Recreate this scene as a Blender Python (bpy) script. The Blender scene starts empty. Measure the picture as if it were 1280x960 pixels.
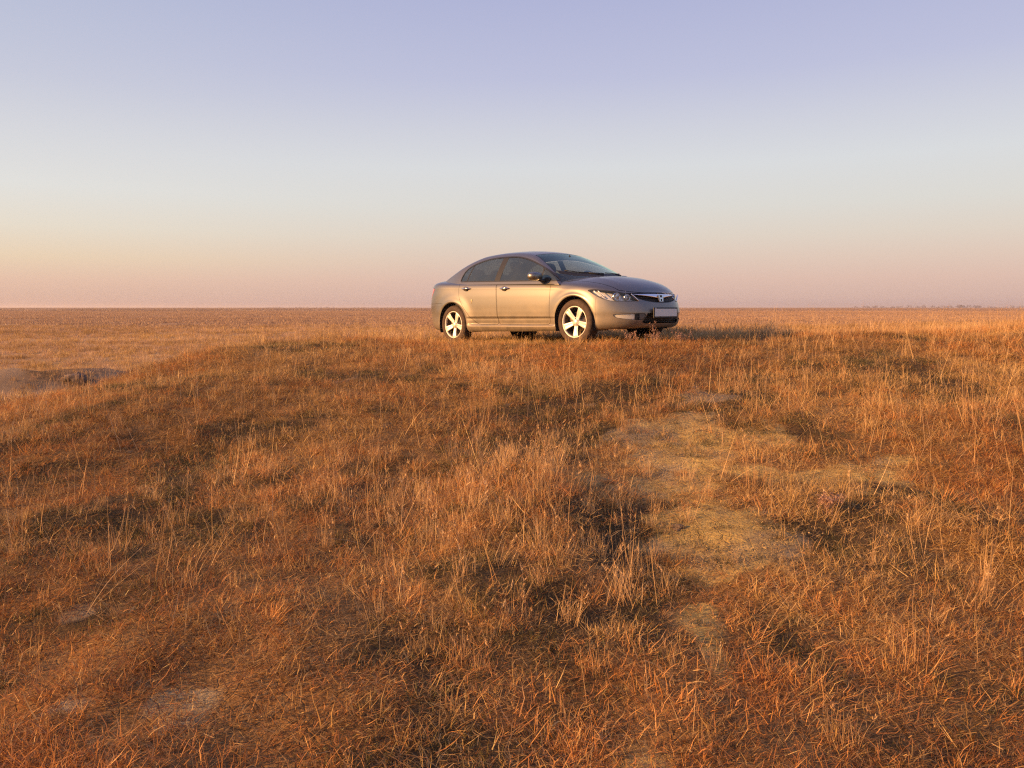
import bpy, bmesh, math, random
import numpy as np
from mathutils import Matrix, Vector

# ------------------------------------------------------------------ camera, sky, sun, exposure
C = bpy.context.scene.collection
scn = bpy.context.scene
CAM_H = 1.6
cam_d = bpy.data.cameras.new('camera')
cam = bpy.data.objects.new('camera', cam_d)
C.objects.link(cam)
cam.location = (0, 0, CAM_H)
cam.rotation_euler = (math.radians(90 - 5.71), 0, 0)
cam_d.sensor_width = 36
cam_d.lens = 27.0
cam_d.clip_start = 0.05
cam_d.clip_end = 30000
scn.camera = cam

SUN_EL = math.radians(15)
SUN_AZ = math.radians(200)          # direction towards the sun in the XY plane, from +X counter-clockwise
sun_dir = Vector((math.cos(SUN_AZ) * math.cos(SUN_EL), math.sin(SUN_AZ) * math.cos(SUN_EL), math.sin(SUN_EL)))
sd = bpy.data.lights.new('sun', 'SUN')
sd.energy = 5.0
sd.angle = math.radians(1.5)
sd.color = (1.0, 0.52, 0.19)
so = bpy.data.objects.new('sun', sd)
C.objects.link(so)
so.rotation_euler = sun_dir.to_track_quat('Z', 'Y').to_euler()
so.location = (0, 0, 30)

world = bpy.data.worlds.new('World')
scn.world = world
world.use_nodes = True
wn, wl = world.node_tree.nodes, world.node_tree.links
wn.clear()
def wnode(t, **k):
    n = wn.new(t)
    for a, b in k.items():
        setattr(n, a, b)
    return n
w_out = wnode('ShaderNodeOutputWorld')
w_sky = wnode('ShaderNodeTexSky', sky_type='NISHITA', sun_disc=False, sun_elevation=SUN_EL,
              sun_rotation=math.radians(90) - SUN_AZ, altitude=0, air_density=1.0, dust_density=2.0, ozone_density=2.0)
w_tc = wnode('ShaderNodeTexCoord')
w_sep = wnode('ShaderNodeSeparateXYZ')
wl.new(w_tc.outputs['Generated'], w_sep.inputs[0])
w_ramp = wnode('ShaderNodeValToRGB')
def srgb(r, g, b):
    f = lambda c: (c / 255 / 12.92) if c / 255 <= 0.04045 else ((c / 255 + 0.055) / 1.055) ** 2.4
    return (f(r), f(g), f(b), 1)
SKY = [(0.0, (200, 168, 162)), (0.012, (214, 180, 168)), (0.035, (223, 190, 175)), (0.06, (225, 201, 185)), (0.0875, (224, 211, 197)), (0.123, (221, 218, 211)),
       (0.173, (218, 220, 222)), (0.217, (208, 210, 221)), (0.275, (191, 194, 220)), (0.372, (174, 179, 214)), (0.55, (148, 156, 206)), (1.0, (108, 124, 188))]
cr = w_ramp.color_ramp
while len(cr.elements) < len(SKY):
    cr.elements.new(0.5)
for e, (p, c) in zip(cr.elements, SKY):
    e.position = p
    e.color = srgb(*c)
wl.new(w_sep.outputs['Z'], w_ramp.inputs[0])
# the same ramp on the sun's side is warmer and brighter
w_ramp2 = wnode('ShaderNodeValToRGB')
SKY2 = [(0.0, (214, 174, 157)), (0.03, (230, 193, 170)), (0.056, (235, 211, 181)), (0.09, (232, 222, 205)), (0.134, (227, 226, 222)),
        (0.194, (214, 215, 221)), (0.245, (200, 203, 219)), (0.33, (184, 191, 215)), (0.55, (152, 162, 208)), (1.0, (108, 124, 188))]
cr = w_ramp2.color_ramp
while len(cr.elements) < len(SKY2):
    cr.elements.new(0.5)
for e, (p, c) in zip(cr.elements, SKY2):
    e.position = p
    e.color = srgb(*c)
wl.new(w_sep.outputs['Z'], w_ramp2.inputs[0])
w_dot = wnode('ShaderNodeVectorMath', operation='DOT_PRODUCT')
w_dot.inputs[1].default_value = (math.cos(SUN_AZ), math.sin(SUN_AZ), 0)
wl.new(w_tc.outputs['Generated'], w_dot.inputs[0])
w_mr = wnode('ShaderNodeMapRange', interpolation_type='SMOOTHSTEP')
w_mr.inputs['From Min'].default_value = -0.40
w_mr.inputs['From Max'].default_value = 0.35
wl.new(w_dot.outputs['Value'], w_mr.inputs['Value'])
w_mix = wnode('ShaderNodeMix', data_type='RGBA')
wl.new(w_mr.outputs[0], w_mix.inputs[0])
wl.new(w_ramp.outputs[0], w_mix.inputs[6])
wl.new(w_ramp2.outputs[0], w_mix.inputs[7])
# physical sky at low strength, graded by the dusk gradient
w_bg1 = wnode('ShaderNodeBackground')
w_bg1.inputs[1].default_value = 0.05
wl.new(w_sky.outputs[0], w_bg1.inputs[0])
w_bg2 = wnode('ShaderNodeBackground')
w_bg2.inputs[1].default_value = 0.532
# the dusk side of the sky, opposite the sun, is a little darker and bluer
w_mr2 = wnode('ShaderNodeMapRange', interpolation_type='SMOOTHSTEP')
w_mr2.inputs['From Min'].default_value = -0.80
w_mr2.inputs['From Max'].default_value = -1.0
wl.new(w_dot.outputs['Value'], w_mr2.inputs['Value'])
w_mul = wnode('ShaderNodeMix', data_type='RGBA', blend_type='MULTIPLY')
wl.new(w_mr2.outputs[0], w_mul.inputs[0])
wl.new(w_mix.outputs[2], w_mul.inputs[6])
w_mul.inputs[7].default_value = (0.62, 0.74, 0.86, 1)
wl.new(w_mul.outputs[2], w_bg2.inputs[0])
w_ms = wnode('ShaderNodeMixShader')
w_ms.inputs[0].default_value = 0.95
wl.new(w_bg1.outputs[0], w_ms.inputs[1])
wl.new(w_bg2.outputs[0], w_ms.inputs[2])
wl.new(w_ms.outputs[0], w_out.inputs[0])

scn.view_settings.view_transform = 'Standard'
scn.view_settings.look = 'None'
scn.view_settings.exposure = 0.95
scn.view_settings.gamma = 1.0
scn.render.engine = 'CYCLES'
scn.cycles.use_denoising = False
scn.cycles.filter_width = 1.25
scn.cycles.max_bounces = 6
scn.cycles.transparent_max_bounces = 16
scn.cycles.sample_clamp_indirect = 4.0

HAZE = 0.00024

# ------------------------------------------------------------------ helpers
random.seed(7)
RNG = np.random.default_rng(11)

class Mat:
    """small helper round a Principled material"""
    def __init__(s, name):
        s.m = bpy.data.materials.new(name)
        s.m.use_nodes = True
        s.nt = s.m.node_tree
        s.bsdf = s.nt.nodes['Principled BSDF']
        s.out = s.nt.nodes['Material Output']
    def n(s, t, ins=None, **k):
        nd = s.nt.nodes.new(t)
        for a, b in k.items():
            setattr(nd, a, b)
        for a, b in (ins or {}).items():
            s.put(nd, a, b)
        return nd
    def put(s, nd, a, b):
        if isinstance(b, bpy.types.NodeSocket):
            s.nt.links.new(b, nd.inputs[a])
        else:
            nd.inputs[a].default_value = b
    def set(s, **k):
        for a, b in k.items():
            s.put(s.bsdf, a.replace('_', ' '), b)
        return s
    def noise(s, scale, detail=4, rough=0.55, vec=None, dist=0.0):
        nd = s.n('ShaderNodeTexNoise', {'Scale': scale, 'Detail': detail, 'Roughness': rough, 'Distortion': dist})
        if vec is not None:
            s.put(nd, 'Vector', vec)
        return nd.outputs[0]
    def ramp(s, fac, stops, interp='LINEAR'):
        nd = s.n('ShaderNodeValToRGB', {'Fac': fac})
        r = nd.color_ramp
        r.interpolation = interp
        while len(r.elements) < len(stops):
            r.elements.new(0.5)
        for e, (p, c) in zip(r.elements, stops):
            e.position = p
            e.color = tuple(c) + (1,) if len(c) == 3 else c
        return nd.outputs[0]
    def mix(s, fac, a, b, blend='MIX'):
        nd = s.n('ShaderNodeMix', data_type='RGBA', blend_type=blend)
        for i, v in ((0, fac), (6, a), (7, b)):
            if isinstance(v, (tuple, list)) and len(v) == 3:
                v = tuple(v) + (1,)
            s.put(nd, i, v)
        return nd.outputs[2]
    def math(s, op, a, b=0.0, c=None):
        nd = s.n('ShaderNodeMath', operation=op)
        s.put(nd, 0, a)
        s.put(nd, 1, b)
        if c is not None:
            s.put(nd, 2, c)
        return nd.outputs[0]

def simple_mat(name, col, rough=0.5, metal=0.0, spec=0.5, coat=0.0, bump=None, vary=0.0, vscale=40):
    m = Mat(name)
    tc = m.n('ShaderNodeTexCoord').outputs['Object']
    nz = m.noise(vscale, 5, 0.6, tc)
    c = m.ramp(nz, [(0.3, tuple(x * (1 - vary) for x in col)), (0.7, tuple(min(1, x * (1 + vary)) for x in col))])
    m.set(Base_Color=c, Roughness=rough, Metallic=metal)
    m.bsdf.inputs['Specular IOR Level'].default_value = spec
    m.bsdf.inputs['Coat Weight'].default_value = coat
    if bump:
        b = m.n('ShaderNodeBump', {'Strength': bump[1], 'Distance': bump[2], 'Height': m.noise(bump[0], 4, 0.6, tc)})
        m.put(m.bsdf, 'Normal', b.outputs[0])
    return m.m

def link_mesh(name, me, mat=None, parent=None, smooth=True):
    o = bpy.data.objects.new(name, me)
    C.objects.link(o)
    if mat and not me.materials:
        me.materials.append(mat)
    if smooth:
        me.polygons.foreach_set('use_smooth', [True] * len(me.polygons))
    if parent is not None:
        o.parent = parent
    return o

def mesh_py(name, V, F):
    me = bpy.data.meshes.new(name)
    me.from_pydata([tuple(map(float, v)) for v in V], [], [tuple(map(int, f)) for f in F])
    me.update()
    return me

def bm_obj(name, bm, mat, parent=None, smooth=True, bevel=None, seg=2):
    me = bpy.data.meshes.new(name)
    bmesh.ops.recalc_face_normals(bm, faces=bm.faces)
    bm.to_mesh(me)
    bm.free()
    o = link_mesh(name, me, mat, parent, smooth)
    if bevel:
        md = o.modifiers.new('bevel', 'BEVEL')
        md.width = bevel
        md.segments = seg
        md.limit_method = 'ANGLE'
        md.angle_limit = math.radians(35)
        md.harden_normals = True
    return o

def add_box(bm, c, s, rot=None, taper=None):
    r = bmesh.ops.create_cube(bm, size=1.0)
    for v in r['verts']:
        co = Vector((v.co.x * s[0], v.co.y * s[1], v.co.z * s[2]))
        if taper and v.co.z > 0:
            co.x *= taper[0]
            co.y *= taper[1]
        if rot is not None:
            co = rot @ co
        v.co = co + Vector(c)
    return r['verts']

def add_super(bm, c, r, e=2.5, nu=20, nv=12, rot=None):
    """superellipsoid"""
    sg = lambda t, p: math.copysign(abs(t) ** p, t)
    q = 2.0 / e
    grid = []
    for i in range(1, nv):
        ph = -math.pi / 2 + math.pi * i / nv
        row = []
        for j in range(nu):
            th = 2 * math.pi * j / nu
            co = Vector((r[0] * sg(math.cos(ph), q) * sg(math.cos(th), q), r[1] * sg(math.cos(ph), q) * sg(math.sin(th), q), r[2] * sg(math.sin(ph), q)))
            if rot is not None:
                co = rot @ co
            row.append(bm.verts.new(co + Vector(c)))
        grid.append(row)
    ends = []
    for s_ in (-1, 1):
        co = Vector((0, 0, s_ * r[2]))
        if rot is not None:
            co = rot @ co
        ends.append(bm.verts.new(co + Vector(c)))
    for i in range(len(grid) - 1):
        for j in range(nu):
            k = (j + 1) % nu
            bm.faces.new((grid[i][j], grid[i][k], grid[i + 1][k], grid[i + 1][j]))
    for j in range(nu):
        k = (j + 1) % nu
        bm.faces.new((ends[0], grid[0][k], grid[0][j]))
        bm.faces.new((ends[1], grid[-1][j], grid[-1][k]))

def add_lathe(bm, prof, n=48, axis='Y', c=(0, 0, 0), closed=False):
    """profile of (radius, offset along axis)"""
    rings = []
    for r, a in prof:
        ring = []
        for j in range(n):
            t = 2 * math.pi * j / n
            if axis == 'Y':
                co = (c[0] + r * math.cos(t), c[1] + a, c[2] + r * math.sin(t))
            elif axis == 'X':
                co = (c[0] + a, c[1] + r * math.cos(t), c[2] + r * math.sin(t))
            else:
                co = (c[0] + r * math.cos(t), c[1] + r * math.sin(t), c[2] + a)
            ring.append(bm.verts.new(co))
        rings.append(ring)
    pairs = list(zip(rings[:-1], rings[1:]))
    if closed:
        pairs.append((rings[-1], rings[0]))
    for a, b in pairs:
        for j in range(n):
            k = (j + 1) % n
            bm.faces.new((a[j], a[k], b[k], b[j]))
    return rings

def add_tube(bm, pts, rad, n=8, caps=True):
    pts = [Vector(p) for p in pts]
    rads = rad if isinstance(rad, (list, tuple)) else [rad] * len(pts)
    rings = []
    up = None
    for i, p in enumerate(pts):
        t = (pts[min(i + 1, len(pts) - 1)] - pts[max(i - 1, 0)]).normalized()
        if up is None:
            up = Vector((0, 0, 1)) if abs(t.z) < 0.9 else Vector((1, 0, 0))
        a = t.cross(up).normalized()
        b = a.cross(t).normalized()
        up = b
        rings.append([bm.verts.new(p + (a * math.cos(2 * math.pi * j / n) + b * math.sin(2 * math.pi * j / n)) * rads[i]) for j in range(n)])
    for r0, r1 in zip(rings[:-1], rings[1:]):
        for j in range(n):
            k = (j + 1) % n
            bm.faces.new((r0[j], r0[k], r1[k], r1[j]))
    if caps and n > 2:
        bm.faces.new(rings[0][::-1])
        bm.faces.new(rings[-1])

def interp(x, tab):
    """smooth monotone (PCHIP) interpolation of a table of (x, y)"""
    tab = sorted(tab)
    X = np.array([t[0] for t in tab], float)
    Y = np.array([t[1] for t in tab], float)
    x = np.asarray(x, float)
    h = np.diff(X)
    d = np.diff(Y) / h
    m = np.zeros_like(Y)
    m[0], m[-1] = d[0], d[-1]
    for i in range(1, len(X) - 1):
        if d[i - 1] * d[i] > 0:
            w1, w2 = 2 * h[i] + h[i - 1], h[i] + 2 * h[i - 1]
            m[i] = (w1 + w2) / (w1 / d[i - 1] + w2 / d[i])
    xc = np.clip(x, X[0], X[-1])
    k = np.clip(np.searchsorted(X, xc) - 1, 0, len(X) - 2)
    t = (xc - X[k]) / h[k]
    return ((2 * t ** 3 - 3 * t ** 2 + 1) * Y[k] + (t ** 3 - 2 * t ** 2 + t) * h[k] * m[k]
            + (-2 * t ** 3 + 3 * t ** 2) * Y[k + 1] + (t ** 3 - t ** 2) * h[k] * m[k + 1])

def sstep(a, b, x):
    t = np.clip((x - a) / (b - a), 0, 1)
    return t * t * (3 - 2 * t)

def _h(ix, iy, seed):
    n = (ix.astype(np.int64) * 374761393 + iy.astype(np.int64) * 668265263 + seed * 1442695041) & 0xffffffff
    n = ((n ^ (n >> 13)) * 1274126177) & 0xffffffff
    return ((n ^ (n >> 16)) & 0xffff) / 65535.0

def vnoise(x, y, seed=0):
    x = np.asarray(x, float)
    y = np.asarray(y, float)
    ix, iy = np.floor(x), np.floor(y)
    fx, fy = x - ix, y - iy
    fx, fy = fx * fx * (3 - 2 * fx), fy * fy * (3 - 2 * fy)
    a, b = _h(ix, iy, seed), _h(ix + 1, iy, seed)
    c, d = _h(ix, iy + 1, seed), _h(ix + 1, iy + 1, seed)
    return (a + (b - a) * fx) * (1 - fy) + (c + (d - c) * fx) * fy - 0.5

def fbm(x, y, seed=0, octs=4, gain=0.5):
    s, a = 0.0, 1.0
    for i in range(octs):
        s = s + a * vnoise(x * 2 ** i + 17.3 * i, y * 2 ** i - 9.1 * i, seed + i)
        a *= gain
    return s
# ------------------------------------------------------------------ terrain
CAR_O = np.array([0.57536956, 12.31026936, 1.04567975])
CAR_HD, CAR_PT = -0.82320581, 0.03036478
PLAIN = -0.6

def seg_dist_signed(x, y, pts):
    """distance to an open polyline; negative on its right side (inside the mound)"""
    best = np.full(np.shape(x), 1e9)
    sign = np.ones(np.shape(x))
    for (x0, y0), (x1, y1) in zip(pts[:-1], pts[1:]):
        dx, dy = x1 - x0, y1 - y0
        t = np.clip(((x - x0) * dx + (y - y0) * dy) / (dx * dx + dy * dy), 0, 1)
        d = np.hypot(x - x0 - t * dx, y - y0 - t * dy)
        s = np.sign(dx * (y - y0) - dy * (x - x0))
        m = d < best - 1e-9
        best = np.where(m, d, best)
        sign = np.where(m, s, sign)
    return best * sign

EDGE = [(-9, -40), (-7.2, 0), (-6.3, 4), (-5.2, 8), (-4.5, 10.5), (-4.2, 13), (-3.8, 16), (-1.5, 19.5), (3, 21.5), (10, 23), (30, 26), (60, 20), (90, -30)]

def height(x, y):
    x = np.asarray(x, float)
    y = np.asarray(y, float)
    P = interp(y, [(-40, -0.5), (-10, -0.15), (0, 0.0), (2.5, 0.04), (4, 0.2), (5, 0.335), (7, 0.60), (9, 0.83), (10.7, 0.965), (12.3, 1.02), (14.5, 1.0), (18, 0.97), (26, 0.95)])
    P = P + 0.016 * np.clip(x, -8, 14) * sstep(2, 14, y)
    far = sstep(30, 60, np.hypot(x, y))
    P = P + 0.16 * fbm(x * 0.33, y * 0.33, 3, 3) * (1 - far) + 0.07 * fbm(x * 1.3, y * 1.3, 9, 3) * sstep(26, 12, np.hypot(x, y))
    # hollow of the bare patch and the hump of tall grass beside it
    tx = interp(y, [(2, 0.9), (3.6, 0.85), (5.2, 1.25), (7.4, 1.55), (9, 1.6)])
    P = P - 0.03 * np.exp(-((x - tx) / 0.55) ** 2) * sstep(2.6, 3.6, y) * sstep(8.6, 7.0, y)
    P = P + 0.09 * np.exp(-((x - 0.05) / 0.45) ** 2 - ((y - 4.9) / 1.2) ** 2)
    P = P - 0.22 * np.exp(-((x + 4.0) / 1.0) ** 2 - ((y - 9.6) / 0.5) ** 2) + .10 * np.exp(-((x + 4.2) / 1.1) ** 2 - ((y - 10.9) / .4) ** 2)
    P = P - 0.05 * np.exp(-((x + 2.1) / 0.7) ** 2 - ((y - 4.6) / 0.35) ** 2)
    # low crest beside the car's nose, falling away behind it
    P = P + sstep(2.6, 4.4, x) * (.15 * np.exp(-((y - 11.2) / 1.6) ** 2) - .12 * sstep(12.5, 15, y))
    # the plain, with a shallow gully and a low bank at the foot of the mound on the left
    Q = PLAIN + 0.25 * fbm(x * 0.05, y * 0.05, 21, 3) * sstep(14, 60, np.hypot(x, y)) * sstep(400, 120, np.hypot(x, y))
    bank = seg_dist_signed(x, y, [(-14.5, 21.2), (-13, 22.2), (-10.5, 23.6), (-8.5, 25.5)])
    Q = Q + 0.62 * np.exp(-(bank / 0.75) ** 2) * (0.8 + 1.0 * fbm(x * 0.8, y * 0.8, 31, 3)) - 0.12 * np.exp(-((bank + 1.9) / 1.1) ** 2)
    d = seg_dist_signed(x, y, EDGE) + 1.1 * fbm(x * 0.22, y * 0.22, 41, 2)
    M = 1 - sstep(-1.2, 5.5, d)
    h = Q + (P - Q) * M
    # ground that carries the car
    pl = CAR_O[2] + math.tan(CAR_PT) * ((x - CAR_O[0]) * math.cos(CAR_HD) + (y - CAR_O[1]) * math.sin(CAR_HD))
    u = (x - CAR_O[0]) * math.cos(CAR_HD) + (y - CAR_O[1]) * math.sin(CAR_HD)
    v = -(x - CAR_O[0]) * math.sin(CAR_HD) + (y - CAR_O[1]) * math.cos(CAR_HD)
    r = np.maximum(np.abs(u) / 2.0, np.abs(v) / 1.15)
    w = 1 - sstep(0.9, 1.9, r)
    return h * (1 - w) + pl * w

def bare(x, y):
    """0..1, how bare the soil is"""
    tx = interp(y, [(2, 0.75), (3.6, 0.95), (4.3, 1.15), (5.2, 1.28), (7.4, 1.75), (9, 2.2)])
    wd = interp(y, [(2.8, 0.01), (3.3, 0.03), (3.7, 0.20), (4.3, 0.56), (5.2, 0.56), (6.4, 0.62), (7.6, 0.35), (8.2, 0.02)])
    b = 1.05 - np.abs(x - tx) / wd - .55 * np.exp(-((x - 1.75) / .5) ** 2 - ((y - 5.35) / .35) ** 2) - .35 * sstep(6.2, 7.4, y)
    b = np.where((y < 2.8) | (y > 9.2), -1, b)
    b2 = 1.2 - np.hypot((x - 2.15) / 0.75, (y - 5.5) / 0.35)
    b3 = .12 - np.hypot((x + 1.45) / 0.6, (y - 2.72) / 0.25)
    b4 = 0 - np.hypot((x - 0.45) / 0.4, (y - 2.5) / 0.25)
    b5 = 1.3 - np.hypot((x + 13.3) / 2.0, (y - 20.2) / 1.3)
    ptx = interp(y, [(20, -11.6), (24, -12.4), (30, -12.8), (46, -15.4), (80, -22)])
    b6 = np.where((y > 21) & (y < 80), .9 - np.abs(x - ptx) / .8, -1)
    b = np.maximum.reduce([b, b2, b3, b4, b5, b6])
    b = b + 1.9 * fbm(x * 2.6, y * 2.6, 51, 5, 0.62)
    return np.clip(b, 0, 1)

def axis(lo, hi, c0, c1, step, grow=1.09, cap=1e9):
    a = list(np.arange(c0, c1 + 1e-6, step))
    s = step
    while a[-1] < hi:
        s = min(s * grow, cap)
        a.append(a[-1] + s)
    s = step
    b = []
    q = c0
    while q > lo:
        s = min(s * grow, cap)
        q -= s
        b.append(q)
    return np.array(b[::-1] + a)

gx = axis(-4300, 4300, -7.0, 8.0, 0.075)
gy = axis(-60, 4400, 1.8, 14.5, 0.075)
GX, GY = np.meshgrid(gx, gy, indexing='ij')
GZ = height(GX, GY)
nx_, ny_ = GX.shape
fine = 0.018 * fbm(GX * 5, GY * 5, 61, 3, 0.6) * sstep(16, 8, np.hypot(GX, GY))
GV = np.stack([GX, GY, GZ + fine], -1).reshape(-1, 3)
idx = np.arange(nx_ * ny_).reshape(nx_, ny_)
quads = np.stack([idx[:-1, :-1], idx[1:, :-1], idx[1:, 1:], idx[:-1, 1:]], -1).reshape(-1, 4)
g_me = bpy.data.meshes.new('ground')
g_me.vertices.add(len(GV))
g_me.vertices.foreach_set('co', GV.ravel())
g_me.loops.add(quads.size)
g_me.loops.foreach_set('vertex_index', quads.ravel())
g_me.polygons.add(len(quads))
g_me.polygons.foreach_set('loop_start', np.arange(len(quads)) * 4)
g_me.update(calc_edges=True)
def crust_and_shade(x, y):
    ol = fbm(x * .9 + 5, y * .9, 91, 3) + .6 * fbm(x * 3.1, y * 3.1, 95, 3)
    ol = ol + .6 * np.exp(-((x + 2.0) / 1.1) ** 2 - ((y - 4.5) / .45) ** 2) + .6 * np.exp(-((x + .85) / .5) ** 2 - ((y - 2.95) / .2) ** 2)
    ol = ol + 1.5 * np.exp(-((x + 4.0) / .95) ** 2 - ((y - 9.35 - .25 * (x + 4)) / .55) ** 2)  # shade of the hollow near the crest, painted in as extra darkening
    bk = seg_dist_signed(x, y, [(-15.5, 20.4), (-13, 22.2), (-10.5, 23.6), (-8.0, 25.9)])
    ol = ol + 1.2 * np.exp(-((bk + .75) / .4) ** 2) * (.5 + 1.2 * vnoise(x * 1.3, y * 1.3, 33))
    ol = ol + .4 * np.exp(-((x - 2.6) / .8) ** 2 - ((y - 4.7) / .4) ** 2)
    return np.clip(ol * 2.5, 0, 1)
at = g_me.attributes.new('crust_shade', 'FLOAT', 'POINT')
at.data.foreach_set('value', crust_and_shade(GX, GY).ravel().astype(np.float32))
at = g_me.attributes.new('bare', 'FLOAT', 'POINT')
at.data.foreach_set('value', bare(GX, GY).ravel().astype(np.float32))

m = Mat('steppe_ground')
pos = m.n('ShaderNodeNewGeometry').outputs['Position']
ba = m.n('ShaderNodeAttribute', attribute_name='bare').outputs['Fac']
n1 = m.noise(9, 6, 0.65, pos)
n2 = m.noise(42, 5, 0.7, pos)
n3 = m.noise(1.6, 4, 0.6, pos)
soil = m.ramp(n1, [(0.3, (0.31, 0.21, 0.07)), (0.5, (0.50, 0.35, 0.112)), (0.7, (0.62, 0.445, 0.15))])
soil = m.mix(m.ramp(n2, [(0.52, (0, 0, 0)), (0.70, (1, 1, 1))]), soil, (0.20, 0.14, 0.09))
litter = m.ramp(n2, [(0.30, (0.09, 0.045, 0.018)), (0.5, (0.26, 0.135, 0.045)), (0.68, (0.44, 0.25, 0.09))])
litter = m.mix(m.ramp(n3, [(0.4, (0, 0, 0)), (0.7, (0.6, 0.6, 0.6))]), litter, (0.16, 0.13, 0.07))
bf = m.math('MULTIPLY_ADD', n2, 0.5, ba)
bf = m.ramp(bf, [(0.35, (0, 0, 0)), (0.65, (1, 1, 1))])
cru_shade = m.n('ShaderNodeAttribute', attribute_name='crust_shade').outputs['Fac']  # dark crust together with the painted shade of the crest hollow
gry = m.ramp(n3, [(0.45, (0, 0, 0)), (0.62, (0.7, 0.7, 0.7))])
yd = m.n('ShaderNodeVectorMath', {0: pos, 1: (1.3, 4.5, 0.2)}, operation='DISTANCE').outputs['Value']
gry = m.math('MAXIMUM', gry, m.n('ShaderNodeMapRange', {'Value': yd, 'From Min': 1.9, 'From Max': 3.6}).outputs[0])
soil = m.mix(gry, soil, (0.31, 0.245, 0.165))
litter = m.mix(m.math('MULTIPLY', cru_shade, .85), litter, (0.045, 0.034, 0.020))
soil = m.mix(m.math('MULTIPLY', m.math('MULTIPLY', cru_shade, .6), gry), soil, (0.11, 0.085, 0.06))
near_c = m.mix(bf, litter, soil)
# far plain: straw, russet and mauve drifts in long streaks
mp = m.n('ShaderNodeMapping', {'Vector': pos, 'Scale': (0.012, 0.05, 0.05)}).outputs[0]
f1 = m.noise(1.0, 6, 0.62, mp)
mp2 = m.n('ShaderNodeMapping', {'Vector': pos, 'Scale': (0.0016, 0.009, 0.01)}).outputs[0]
f2 = m.noise(1.0, 5, 0.6, mp2)
mp3 = m.n('ShaderNodeMapping', {'Vector': pos, 'Scale': (0.35, 0.9, 0.9)}).outputs[0]
f3 = m.noise(1.0, 6, 0.7, mp3)
far_c = m.ramp(f1, [(0.30, (0.32, 0.19, 0.09)), (0.46, (0.48, 0.30, 0.13)), (0.6, (0.58, 0.38, 0.165)), (0.75, (0.46, 0.285, 0.135))])
far_c = m.mix(m.ramp(f2, [(0.44, (0, 0, 0)), (0.58, (0.8, 0.8, 0.8))]), far_c, (0.38, 0.23, 0.125))
far_c = m.mix(m.ramp(f3, [(0.35, (0.55, 0.55, 0.55)), (0.6, (0, 0, 0))]), far_c, (0.28, 0.16, 0.10))
ln = m.n('ShaderNodeVectorMath', {0: pos}, operation='LENGTH').outputs['Value']
dm = m.n('ShaderNodeMapRange', {'Value': ln, 'From Min': 16.0, 'From Max': 45.0}).outputs[0]
m.set(Base_Color=m.mix(dm, near_c, far_c), Roughness=0.95)
m.bsdf.inputs['Specular IOR Level'].default_value = 0.1
vor = m.n('ShaderNodeTexVoronoi', {'Vector': m.n('ShaderNodeVectorMath', {0: pos, 1: m.n('ShaderNodeVectorMath', {0: m.n('ShaderNodeTexNoise', {'Vector': pos, 'Scale': 6.0}).outputs[1], 'Scale': 0.10}, operation='SCALE').outputs[0]}, operation='ADD').outputs[0], 'Scale': 7.0}, feature='DISTANCE_TO_EDGE').outputs['Distance']
crk = m.math('MULTIPLY', m.ramp(vor, [(0.0, (0, 0, 0)), (0.03, (1, 1, 1))]), 0.16)
hgt = m.math('ADD', crk, m.math('ADD', m.math('MULTIPLY', n1, 0.5), m.math('MULTIPLY', n2, 0.5)))
b1 = m.n('ShaderNodeBump', {'Strength': 1.0, 'Distance': 0.035, 'Height': hgt})
m.put(m.bsdf, 'Normal', b1.outputs[0])
ground = link_mesh('ground', g_me, m.m)
ground['kind'] = 'structure'
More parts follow.
